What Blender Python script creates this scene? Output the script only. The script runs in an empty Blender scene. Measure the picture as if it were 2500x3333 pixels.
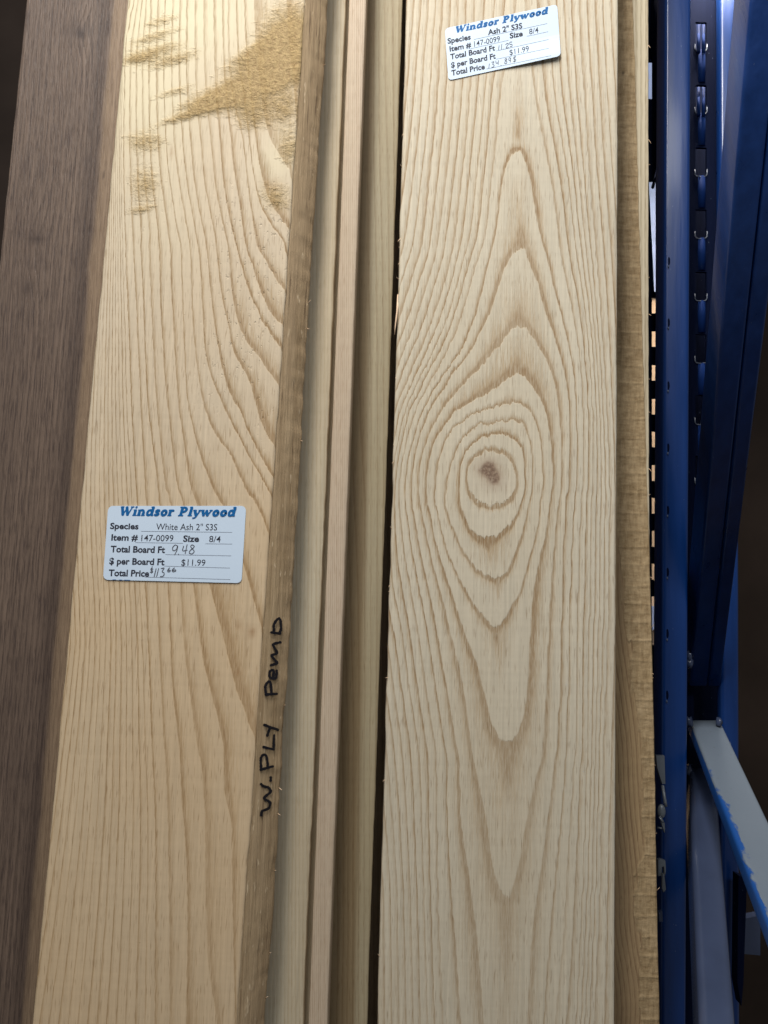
import bpy, bmesh, math, random
import numpy as np
from mathutils import Vector, Matrix
random.seed(7); RNG = np.random.default_rng(7)
scene = bpy.context.scene
COL = scene.collection

# ------------------------------------------------------------------ camera
PITCH, ROLL, CZ, FPX, PW, PH = math.radians(5.3), math.radians(1.6), 1.20, 2507.0, 2500.0, 3333.0
FWD = Vector((0, math.cos(PITCH), math.sin(PITCH)))
UP0 = Vector((0, -math.sin(PITCH), math.cos(PITCH)))
RT0 = Vector((1, 0, 0))
RT = RT0 * math.cos(ROLL) + UP0 * math.sin(ROLL)
UP = -RT0 * math.sin(ROLL) + UP0 * math.cos(ROLL)
CAMP = Vector((0, 0, CZ))
cd = bpy.data.cameras.new('camera'); cam = bpy.data.objects.new('camera', cd); COL.objects.link(cam)
cd.sensor_fit = 'HORIZONTAL'; cd.sensor_width = 36.0; cd.lens = FPX / PW * 36.0
cd.clip_start = 0.02; cd.clip_end = 100.0
M3 = Matrix((RT, UP, -FWD)).transposed().to_4x4(); M3.translation = CAMP
cam.matrix_world = M3
scene.camera = cam

# ------------------------------------------------------------------ light
w = bpy.data.worlds.new('World'); scene.world = w; w.use_nodes = True
w.node_tree.nodes['Background'].inputs['Color'].default_value = (0.90, 0.94, 1.0, 1)
w.node_tree.nodes['Background'].inputs['Strength'].default_value = 0.12
def area(name, loc, target, sx, sy, power, col):
    d = bpy.data.lights.new(name, 'AREA'); d.shape = 'RECTANGLE'; d.size = sx; d.size_y = sy
    d.energy = power; d.color = col
    o = bpy.data.objects.new(name, d); COL.objects.link(o); o.location = loc
    o.rotation_euler = (Vector(target) - Vector(loc)).to_track_quat('-Z', 'Y').to_euler()
    return o
area('shop_ceiling_light', (-0.20, -0.08, 2.42), (0.0, 0.57, 1.35), 0.25, 0.70, 23.5, (1.0, 0.975, 0.94))
area('shop_ceiling_light', (0.55, -1.25, 2.75), (0.1, 0.6, 1.2), 1.2, 0.25, 12.0, (0.95, 0.97, 1.0))
nl_ = area('sheet_fill_light', (0.37, 0.80, 1.95), (0.37, 1.05, 1.20), 0.10, 0.10, 2.0, (1.0, 0.9, 0.78)); nl_.data.spread = math.radians(70)  # unseen lamp added behind the boards to brighten the peach sheet
vs = scene.view_settings
vs.view_transform = 'Standard'; vs.look = 'None'; vs.exposure = 0.0; vs.gamma = 1.0; vs.use_curve_mapping = False
scene.render.engine = 'CYCLES'

# ------------------------------------------------------------------ helpers
def ray(u, v):
    return FWD + RT * ((u - PW / 2) / FPX) - UP * ((v - PH / 2) / FPX)
def at(u, v, Y):
    d = ray(u, v); return CAMP + d * (Y / d.y)
def proj(p):
    q = Vector(p) - CAMP; z = q.dot(FWD)
    return PW / 2 + FPX * q.dot(RT) / z, PH / 2 - FPX * q.dot(UP) / z
def projn(X, Y, Z):
    qx, qy, qz = X, Y, Z - CZ
    z = qy * FWD.y + qz * FWD.z
    a = qx * RT.x + qy * RT.y + qz * RT.z
    b = qx * UP.x + qy * UP.y + qz * UP.z
    return PW / 2 + FPX * a / z, PH / 2 - FPX * b / z
def lin(u0, v0, u1, v1, Y):
    """edge through two photo points on the plane y=Y, as x(z)"""
    a, b = at(u0, v0, Y), at(u1, v1, Y)
    k = (b.x - a.x) / (b.z - a.z)
    return lambda z: a.x + k * (np.asarray(z) - a.z)
def polyedge(pts, Y):
    q = sorted([(at(u, v, Y).z, at(u, v, Y).x) for v, u in pts]); zz = [a for a, b in q]; xx = [b for a, b in q]
    return lambda z: np.interp(np.asarray(z, float), zz, xx)
def mesh_obj(name, verts, faces, mat, parent=None, smooth=False, base=None):
    me = bpy.data.meshes.new(name); me.from_pydata([tuple(v) for v in verts], [], faces); me.update()
    return link_mesh(name, me, mat, parent, smooth)
def link_mesh(name, me, mat, parent=None, smooth=False):
    o = bpy.data.objects.new(name, me); COL.objects.link(o)
    for m in (mat if isinstance(mat, (list, tuple)) else [mat]): me.materials.append(m)
    if parent is not None:
        o.parent = parent
        me.transform(Matrix.Translation(-parent_loc(parent)))
    if smooth: me.polygons.foreach_set('use_smooth', [True] * len(me.polygons))
    return o
def parent_loc(p):
    l = Vector(p.location)
    while p.parent: p = p.parent; l += Vector(p.location)
    return l
def tag(o, label=None, cat=None, group=None, kind=None):
    if label: o['label'] = label
    if cat: o['category'] = cat
    if group: o['group'] = group
    if kind: o['kind'] = kind
    return o
def thing(name, label, cat, loc=(0, 0, 0), group=None):
    o = bpy.data.objects.new(name, None); COL.objects.link(o); o.location = loc
    o.empty_display_size = 0.02
    return tag(o, label, cat, group)
def attr(o, name, vals):
    a = o.data.attributes.new(name, 'FLOAT', 'POINT'); a.data.foreach_set('value', np.asarray(vals, dtype=np.float32))

def vnoise1(x, seed):
    r = np.random.default_rng(seed).uniform(-1, 1, 4096)
    x = np.asarray(x, dtype=float); i = np.floor(x).astype(int); f = x - i; f = f * f * (3 - 2 * f)
    return r[i % 4096] * (1 - f) + r[(i + 1) % 4096] * f
def fbm1(x, seed, octv=4):
    s = 0; a = 1.0
    for k in range(octv): s = s + a * vnoise1(np.asarray(x) * 2 ** k + 17.3 * k, seed + k); a *= 0.5
    return s
def vnoise2(x, y, seed):
    r = np.random.default_rng(seed).uniform(-1, 1, (256, 256))
    i = np.floor(x).astype(int); j = np.floor(y).astype(int); f = x - i; g = y - j
    f = f * f * (3 - 2 * f); g = g * g * (3 - 2 * g); i %= 256; j %= 256; i1 = (i + 1) % 256; j1 = (j + 1) % 256
    return (r[i, j] * (1 - f) + r[i1, j] * f) * (1 - g) + (r[i, j1] * (1 - f) + r[i1, j1] * f) * g
def sstep(a, b, x):
    t = np.clip((x - a) / (b - a), 0, 1); return t * t * (3 - 2 * t)

# ------------------------------------------------------------------ node materials
class NT:
    def __init__(s, name):
        s.m = bpy.data.materials.new(name); s.m.use_nodes = True; s.t = s.m.node_tree
        s.n = s.t.nodes; s.bsdf = s.n['Principled BSDF']
    def new(s, typ, **kw):
        x = s.n.new(typ)
        for k, v in kw.items(): setattr(x, k, v)
        return x
    def put(s, sock, v):
        if hasattr(v, 'is_output'): s.t.links.new(v, sock)
        else: sock.default_value = v
    def math(s, op, a, b=0.0, c=None, clamp=False):
        x = s.new('ShaderNodeMath', operation=op, use_clamp=clamp)
        s.put(x.inputs[0], a); s.put(x.inputs[1], b)
        if c is not None: s.put(x.inputs[2], c)
        return x.outputs[0]
    def attr(s, name): return s.new('ShaderNodeAttribute', attribute_name=name).outputs['Fac']
    def coord(s, scale=(1, 1, 1), off=(0, 0, 0)):
        tc = s.new('ShaderNodeTexCoord'); mp = s.new('ShaderNodeMapping')
        s.t.links.new(tc.outputs['Object'], mp.inputs['Vector'])
        mp.inputs['Scale'].default_value = scale; mp.inputs['Location'].default_value = off
        return mp.outputs[0]
    def noise(s, vec, scale=1.0, detail=3.0, rough=0.55):
        x = s.new('ShaderNodeTexNoise'); s.t.links.new(vec, x.inputs['Vector'])
        x.inputs['Scale'].default_value = scale; x.inputs['Detail'].default_value = detail; x.inputs['Roughness'].default_value = rough
        return x.outputs['Fac']
    def ramp(s, fac, stops):
        x = s.new('ShaderNodeValToRGB'); s.put(x.inputs[0], fac); e = x.color_ramp.elements
        while len(e) < len(stops): e.new(0.5)
        for k, (p, c) in enumerate(stops):
            e[k].position = p; e[k].color = (c, c, c, 1) if not isinstance(c, (tuple, list)) else tuple(c) + (1,)
        return x.outputs[0]
    def mix(s, fac, a, b, mode='MIX'):
        x = s.new('ShaderNodeMix', data_type='RGBA', blend_type=mode)
        s.put(x.inputs[0], fac)
        for k, v in ((6, a), (7, b)):
            s.put(x.inputs[k], v if hasattr(v, 'is_output') else tuple(v) + (1,))
        return x.outputs[2]
    def bump(s, h, dist, strength=1.0, normal=None):
        x = s.new('ShaderNodeBump'); s.put(x.inputs['Height'], h)
        x.inputs['Distance'].default_value = dist; x.inputs['Strength'].default_value = strength
        if normal is not None: s.t.links.new(normal, x.inputs['Normal'])
        return x.outputs[0]
    def done(s, col, rough=0.6, normal=None, spec=0.3, metal=0.0, coat=0.0):
        b = s.bsdf
        s.put(b.inputs['Base Color'], col if hasattr(col, 'is_output') else tuple(col) + (1,))
        s.put(b.inputs['Roughness'], rough); b.inputs['Specular IOR Level'].default_value = spec
        b.inputs['Metallic'].default_value = metal
        b.inputs['Coat Weight'].default_value = coat; b.inputs['Coat Roughness'].default_value = 0.12
        if normal is not None: s.t.links.new(normal, b.inputs['Normal'])
        return s.m

def wood_core(t, light, light2, dark, band=0.40, strength=1.0, streak=0.010, fib=0.10, wob=0.30, tan_=None):
    """ring attribute -> earlywood bands, pore dashes and fibre; returns colour, relief height"""
    R = t.attr('ring'); RZ = t.attr('ringz')
    # ragged pore ends: the ring boundary shifts along the board by a fine, per-fibre amount
    d1 = t.noise(t.coord((1500, 300, 26)), 1.0, 2.0, 0.6)
    d1 = t.math('SUBTRACT', d1, 0.5)
    sh = t.math('MULTIPLY', t.math('MULTIPLY', d1, RZ), streak * 0.22)
    d3 = t.math('SUBTRACT', t.noise(t.coord((240, 60, 60), (9, 3, 1)), 1.0, 4.0, 0.65), 0.5)
    sh = t.math('ADD', sh, t.math('MULTIPLY', t.math('MULTIPLY', d3, RZ), streak * 2.0))
    d2 = t.math('SUBTRACT', t.noise(t.coord((55, 60, 15)), 1.0, 3.0), 0.5)
    R2 = t.math('ADD', t.math('ADD', R, sh), t.math('MULTIPLY', d2, t.math('MULTIPLY', t.math('DIVIDE', t.attr('ringg'), 150.0, clamp=True), wob)))
    fr = t.math('FRACT', R2)
    # the porous band is a share of its ring, but never thicker than about a centimetre
    rb = t.new('ShaderNodeTexNoise', noise_dimensions='1D'); t.put(rb.inputs['W'], t.math('MULTIPLY_ADD', t.math('FLOOR', R2), 5.13, 40.2)); rb.inputs['Scale'].default_value = 1.0
    bw = t.math('MULTIPLY', t.ramp(rb.outputs['Fac'], [(0.3, 0.55), (0.7, 1.5)]), t.math('MULTIPLY', t.ramp(t.math('DIVIDE', t.attr('ringg'), 200.0), [(0.10, 1.0), (0.55, 0.52)]), band * 1.9))
    tt = t.math('MAXIMUM', t.math('DIVIDE', fr, bw), t.math('DIVIDE', t.math('DIVIDE', fr, t.attr('ringg')), 0.024))
    jag = t.noise(t.coord((1300, 400, 34), (4, 4, 4)), 1.0, 2.0, 0.65)
    tt = t.math('MULTIPLY', tt, t.ramp(jag, [(0.28, 0.55), (0.50, 1.1), (0.72, 2.6)]))
    ln = t.ramp(t.math('MULTIPLY', tt, 0.6), [(0.0, 0.95), (0.28, 0.98), (0.5, 0.62), (0.74, 0.22), (1.0, 0.0)])
    pre = t.math('DIVIDE', t.math('SUBTRACT', 1.0, fr), t.attr('ringg'))
    ln = t.math('MAXIMUM', ln, t.math('MULTIPLY', t.ramp(fr, [(0.93, 0.0), (0.99, 0.9)]), t.math('SUBTRACT', 1.0, t.math('DIVIDE', pre, 0.0008), clamp=True)))
    # each growth ring a little stronger or weaker
    rid = t.new('ShaderNodeTexNoise', noise_dimensions='1D'); t.put(rid.inputs['W'], t.math('MULTIPLY', t.math('FLOOR', R2), 3.71)); rid.inputs['Scale'].default_value = 1.0
    lvl = t.math('MULTIPLY', t.ramp(rid.outputs['Fac'], [(0.3, 0.55), (0.7, 1.0)]), t.math('SUBTRACT', 1.0, t.attr('faint')))
    dash = t.noise(t.coord((1250, 400, 95)), 1.0, 2.0, 0.6)
    dashm = t.ramp(dash, [(0.36, 0.42), (0.60, 1.0)])
    big = t.noise(t.coord((9, 9, 3.5)), 1.0, 3.0)
    amt = t.math('MULTIPLY', t.math('MULTIPLY', ln, lvl), t.math('MULTIPLY', dashm, strength), clamp=True)
    fibre = t.noise(t.coord((520, 300, 9)), 1.0, 4.0, 0.65)
    base = t.mix(t.ramp(big, [(0.35, 0.0), (0.65, 1.0)]), light, light2)
    base = t.mix(1.0, base, t.ramp(fibre, [(0.25, 1.0 - fib * 1.6), (0.75, 1.0 + fib * 0.0)]), 'MULTIPLY')
    cross = t.noise(t.coord((14, 10, 260)), 1.0, 2.0)
    base = t.mix(1.0, base, t.ramp(cross, [(0.3, 0.95), (0.7, 1.0)]), 'MULTIPLY')
    pores = t.noise(t.coord((1100, 400, 75)), 1.0, 1.0)
    pm = t.ramp(pores, [(0.61, 0.0), (0.72, 0.42)])
    core = t.ramp(t.math('DIVIDE', fr, t.math('MULTIPLY', bw, 0.55)), [(0.0, 0.9), (0.5, 1.0), (1.0, 0.0)])
    core = t.math('MULTIPLY', t.math('MULTIPLY', core, lvl), dashm, clamp=True)
    tan = tuple(0.42 * a_ + 0.58 * b_ for a_, b_ in zip(light, dark)) if tan_ is None else tan_
    col = t.mix(amt, base, tan)
    col = t.mix(t.math('MULTIPLY', core, 0.75 * strength, clamp=True), col, dark)
    col = t.mix(pm, col, dark)
    h = t.math('SUBTRACT', t.math('MULTIPLY', fibre, 0.35), t.math('ADD', t.math('MULTIPLY', amt, 0.9), t.math('MULTIPLY', pm, 0.5)))
    return col, h, amt

def mat_right():
    t = NT('ash_planed')
    col, h, a = wood_core(t, (0.70, 0.63, 0.49), (0.67, 0.585, 0.435), (0.215, 0.118, 0.045), band=0.36, strength=1.05, streak=0.005, fib=0.16, tan_=(0.40, 0.265, 0.13))
    st = t.attr('stain')
    mott = t.noise(t.coord((260, 200, 150)), 1.0, 4.0, 0.7)
    col = t.mix(t.math('MULTIPLY', st, t.ramp(mott, [(0.25, 0.45), (0.6, 1.0)])), col, (0.30, 0.20, 0.135))
    crk = t.noise(t.coord((330, 200, 420), (8, 1, 3)), 1.0, 3.0, 0.7)
    col = t.mix(t.math('MULTIPLY', t.ramp(st, [(0.55, 0.0), (0.95, 0.8)]), t.ramp(crk, [(0.42, 0.25), (0.56, 1.0)])), col, (0.155, 0.098, 0.066))
    return t.done(col, 0.62, t.bump(h, 0.00035, 0.8), 0.25)
def mat_left():
    t = NT('ash_warm')
    col, h, a = wood_core(t, (0.70, 0.59, 0.435), (0.69, 0.555, 0.385), (0.22, 0.118, 0.042), band=0.22, strength=1.05, streak=0.003, fib=0.14, tan_=(0.38, 0.25, 0.115))
    col = t.mix(t.math('MULTIPLY', t.attr('warm'), 0.85), col, t.mix(1.0, col, (1.0, 0.915, 0.80), 'MULTIPLY'))
    yz = t.attr('pale'); col = t.mix(yz, col, t.mix(a, (0.70, 0.615, 0.42), (0.28, 0.17, 0.07)))
    # sawdust caked on the planed face
    du = t.attr('dust')
    g1 = t.noise(t.coord((330, 200, 300)), 1.0, 5.0, 0.72)
    g2 = t.noise(t.coord((120, 60, 230), (3, 0, 5)), 1.0, 4.0, 0.6)
    dm = t.math('ADD', du, t.math('MULTIPLY_ADD', t.math('ADD', g1, g2), 0.75, -0.75))
    dm = t.ramp(dm, [(0.22, 0.0), (0.42, 0.25), (0.80, 1.0)])
    dcol = t.mix(t.ramp(g1, [(0.3, 0.0), (0.7, 1.0)]), (0.235, 0.135, 0.045), (0.58, 0.415, 0.185))
    col = t.mix(t.ramp(du, [(0.12, 0.0), (0.8, 0.6)]), col, (0.52, 0.365, 0.15))
    col = t.mix(t.math('MULTIPLY', dm, 0.75), col, dcol)
    # torn-grain pits
    ch = t.attr('chips')
    v = t.noise(t.coord((420, 300, 190), (1, 2, 7)), 1.0, 3.0, 0.6)
    pit = t.math('MULTIPLY', t.ramp(v, [(0.60, 0.0), (0.68, 1.0)]), ch)
    st = t.attr('stain'); col = t.mix(st, col, (0.33, 0.19, 0.09))
    hh = t.math('ADD', t.math('MULTIPLY', h, 0.5), t.math('ADD', t.math('MULTIPLY', t.math('MULTIPLY', dm, g1), 3.4), t.math('MULTIPLY', pit, -0.6)))
    return t.done(col, 0.6, t.bump(hh, 0.0006, 0.9), 0.25)
def mat_simple(name, light, light2, dark, band=0.45, strength=0.7, fib=0.12, edge=None, rough=0.65, bump=0.0003, wob=0.35):
    t = NT(name); col, h, a = wood_core(t, light, light2, dark, band, strength, 0.004, fib, wob)
    if edge is not None: col = t.mix(t.attr('side_tint'), col, t.mix(1.0, col, edge, 'MULTIPLY'))
    col = t.mix(t.attr('stain'), col, tuple(c * 0.25 for c in dark))
    return t.done(col, rough, t.bump(h, bump, 0.8), 0.25)
def mat_walnut():
    t = NT('walnut'); col, h, a = wood_core(t, (0.225, 0.160, 0.118), (0.165, 0.116, 0.088), (0.060, 0.041, 0.032), 0.6, 0.85, 0.004, 0.26, 0.5)
    t2 = t.noise(t.coord((900, 300, 42)), 1.0, 2.0, 0.6); col = t.mix(t.ramp(t2, [(0.50, 0.0), (0.64, 0.7)]), col, (0.05, 0.034, 0.03))
    col = t.mix(t.attr('side_tint'), col, t.mix(t.ramp(t2, [(0.3, 0.0), (0.7, 1.0)]), (0.31, 0.22, 0.14), (0.20, 0.135, 0.085))); col = t.mix(t.attr('stain'), col, (0.045, 0.03, 0.025))
    return t.done(col, 0.55, t.bump(h, 0.0005, 0.9), 0.3)
def mat_live():
    t = NT('rough_live_edge')
    f = t.noise(t.coord((420, 360, 15)), 1.0, 6.0, 0.72); g = t.noise(t.coord((60, 40, 5)), 1.0, 4.0)
    col = t.mix(t.ramp(f, [(0.3, 0.0), (0.7, 1.0)]), (0.25, 0.165, 0.085), (0.56, 0.42, 0.255))
    col = t.mix(t.ramp(g, [(0.35, 0.55), (0.7, 0.0)]), col, (0.42, 0.305, 0.19))
    sp = t.noise(t.coord((420, 300, 90)), 1.0, 2.0); col = t.mix(t.ramp(sp, [(0.66, 0.0), (0.72, 0.8)]), col, (0.70, 0.56, 0.37))
    ck = t.noise(t.coord((520, 420, 12), (6, 2, 9)), 1.0, 3.0, 0.7); col = t.mix(t.ramp(ck, [(0.60, 0.0), (0.68, 0.75)]), col, (0.13, 0.085, 0.05))
    return t.done(col, 0.85, t.bump(f, 0.0009, 1.0), 0.15)
def mat_D():
    t = NT('skip_planed')
    col, h, a = wood_core(t, (0.41, 0.285, 0.165), (0.47, 0.33, 0.175), (0.17, 0.10, 0.05), 0.5, 0.75, 0.004, 0.14, 0.4)
    pale = t.attr('pale'); col = t.mix(pale, col, t.mix(a, (0.60, 0.52, 0.37), (0.25, 0.18, 0.10)))
    fz = t.noise(t.coord((340, 200, 70)), 1.0, 5.0, 0.7); fx = t.noise(t.coord((110, 40, 300), (5, 1, 2)), 1.0, 5.0, 0.7)
    fm = t.math('MULTIPLY_ADD', fz, 0.5, t.math('MULTIPLY', fx, 0.5))
    sk = t.noise(t.coord((1, 1, 30), (0, 0, 3.3)), 1.0, 2.0); skl = t.ramp(sk, [(0.30, 0.0), (0.7, 1.0)])
    rc = t.mix(t.ramp(fm, [(0.36, 0.0), (0.60, 1.0)]), (0.27, 0.185, 0.095), (0.50, 0.37, 0.215))
    rc = t.mix(1.0, rc, t.mix(skl, (0.86, 0.84, 0.80), (1.0, 1.0, 1.0)), 'MULTIPLY')
    ro = t.attr('rough')
    rg = t.math('ADD', ro, t.math('MULTIPLY_ADD', fz, 0.5, -0.25)); rm = t.ramp(rg, [(0.28, 0.0), (0.72, 1.0)])
    col = t.mix(rm, col, rc); col = t.mix(t.attr('stain'), col, (0.03, 0.02, 0.015))
    wv = t.new('ShaderNodeTexWave', wave_type='BANDS', bands_direction='Z'); t.t.links.new(t.coord((6, 1, 21)), wv.inputs['Vector'])
    wv.inputs['Scale'].default_value = 1.0; wv.inputs['Distortion'].default_value = 3.0; wv.inputs['Detail'].default_value = 2.0
    hh = t.math('MULTIPLY', t.math('ADD', fm, t.math('MULTIPLY', t.math('POWER', wv.outputs['Fac'], 14.0), 0.22)), rm)
    hh = t.math('ADD', t.math('MULTIPLY', hh, 1.7), t.math('MULTIPLY', h, 0.4))
    return t.done(col, 0.8, t.bump(hh, 0.0006, 1.0), 0.15)
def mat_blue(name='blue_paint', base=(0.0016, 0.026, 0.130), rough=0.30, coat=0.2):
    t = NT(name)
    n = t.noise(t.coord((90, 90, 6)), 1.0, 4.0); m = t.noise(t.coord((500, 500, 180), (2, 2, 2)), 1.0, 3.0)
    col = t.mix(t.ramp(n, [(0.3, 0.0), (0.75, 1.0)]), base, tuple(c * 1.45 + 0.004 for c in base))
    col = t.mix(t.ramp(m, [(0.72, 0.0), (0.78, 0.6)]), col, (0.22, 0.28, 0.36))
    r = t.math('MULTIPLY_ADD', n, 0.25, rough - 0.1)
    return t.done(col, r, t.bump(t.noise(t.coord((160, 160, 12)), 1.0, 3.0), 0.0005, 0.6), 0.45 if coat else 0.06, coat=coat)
def mat_worn():
    t = NT('worn_grey_paint')
    e = t.attr('edge'); n = t.noise(t.coord((70, 26, 60)), 1.0, 5.0, 0.65); s = t.noise(t.coord((420, 260, 420)), 1.0, 3.0)
    g = t.noise(t.coord((14, 8, 14)), 1.0, 4.0)
    col = t.mix(g, (0.115, 0.145, 0.185), (0.165, 0.195, 0.23))
    pk = t.math('ADD', e, t.math('MULTIPLY_ADD', n, 1.3, -0.65)); m = t.ramp(pk, [(0.56, 0.0), (0.66, 1.0)])
    col = t.mix(m, col, (0.010, 0.065, 0.25))
    col = t.mix(t.ramp(s, [(0.69, 0.0), (0.74, 0.75)]), col, (0.08, 0.08, 0.075))
    hh = t.math('SUBTRACT', t.math('MULTIPLY', s, 0.4), m)
    return t.done(col, 0.42, t.bump(hh, 0.0004, 0.8), 0.4)
def mat_plain(name, c, rough=0.6, spec=0.3, metal=0.0, var=0.12, scale=40):
    t = NT(name); n = t.noise(t.coord((scale, scale, scale)), 1.0, 4.0)
    col = t.mix(t.ramp(n, [(0.3, 0.0), (0.7, 1.0)]), tuple(x * (1 - var) for x in c), tuple(min(1, x * (1 + var)) for x in c))
    return t.done(col, rough, t.bump(n, 0.0003, 0.3), spec, metal)

M = {}
M['right'] = mat_right(); M['left'] = mat_left(); M['walnut'] = mat_walnut(); M['live'] = mat_live(); M['D'] = mat_D()
M['A'] = mat_simple('pale_poplar', (0.60, 0.535, 0.395), (0.58, 0.485, 0.335), (0.36, 0.265, 0.15), 0.6, 0.6, 0.16, (1.02, 1.06, 1.10))
M['B'] = mat_simple('pink_fir', (0.62, 0.505, 0.38), (0.60, 0.485, 0.35), (0.34, 0.225, 0.135), 0.6, 0.75, 0.10, None, wob=0.15)
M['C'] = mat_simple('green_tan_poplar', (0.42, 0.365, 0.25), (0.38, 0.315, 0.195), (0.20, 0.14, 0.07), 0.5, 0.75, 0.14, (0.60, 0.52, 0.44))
M['E'] = mat_simple('dark_plank', (0.50, 0.37, 0.24), (0.45, 0.33, 0.2), (0.22, 0.15, 0.09), 0.5, 0.7)
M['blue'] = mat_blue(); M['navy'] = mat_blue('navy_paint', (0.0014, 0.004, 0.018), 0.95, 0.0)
M['greyblue'] = mat_plain('worn_blue_paint', (0.046, 0.062, 0.115), 0.20, 0.6, 0.0, 0.10, 25); M['worn'] = mat_worn()
M['satin'] = mat_blue('satin_blue_paint', (0.002, 0.016, 0.085), 0.72, 0.0)
M['steel'] = mat_plain('zinc_steel', (0.20, 0.22, 0.24), 0.4, 0.5, 0.3)
M['lip'] = mat_plain('bare_edge', (0.11, 0.13, 0.17), 0.6, 0.3, 0.0)
M['paper'] = mat_plain('label_paper', (0.60, 0.715, 0.845), 0.45, 0.3, 0.0, 0.02, 15)
M['ink'] = mat_plain('black_print', (0.035, 0.038, 0.055), 0.6, 0.2)
M['rule'] = mat_plain('grey_rule', (0.16, 0.18, 0.23), 0.6, 0.2)
M['pen'] = mat_plain('pen_ink', (0.085, 0.09, 0.11), 0.5, 0.3)
M['title'] = mat_plain('blue_print', (0.006, 0.115, 0.33), 0.55, 0.2, 0.0, 0.06)
M['marker'] = mat_plain('black_marker', (0.010, 0.009, 0.013), 0.45, 0.3)
M['peach'] = mat_plain('peach_board', (0.78, 0.56, 0.38), 0.8, 0.1)
M['paleblue'] = mat_plain('pale_blue_film', (0.42, 0.52, 0.80), 0.5, 0.3)
M['wall'] = mat_plain('dark_wall', (0.030, 0.022, 0.018), 0.9, 0.1, 0.0, 0.25, 6)
M['floor'] = mat_plain('concrete_floor', (0.10, 0.075, 0.06), 0.85, 0.1, 0.0, 0.2, 9)

# ------------------------------------------------------------------ setting
def box(name, x0, x1, y0, y1, z0, z1, mat, parent=None, bev=0.0, seg=2):
    bm = bmesh.new(); bmesh.ops.create_cube(bm, size=1.0)
    bmesh.ops.scale(bm, vec=(x1 - x0, y1 - y0, z1 - z0), verts=bm.verts)
    bmesh.ops.translate(bm, vec=((x0 + x1) / 2, (y0 + y1) / 2, (z0 + z1) / 2), verts=bm.verts)
    if bev > 0: bmesh.ops.bevel(bm, geom=list(bm.edges), offset=bev, segments=seg, profile=0.5, affect='EDGES')
    me = bpy.data.meshes.new(name); bm.to_mesh(me); bm.free()
    return link_mesh(name, me, mat, parent, bev > 0)
tag(box('floor', -1.6, 1.6, -0.6, 1.5, -0.05, 0.0, M['floor']), kind='structure')
tag(box('wall', -1.6, 1.6, 1.30, 1.36, 0.0, 2.6, M['wall']), kind='structure')

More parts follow.
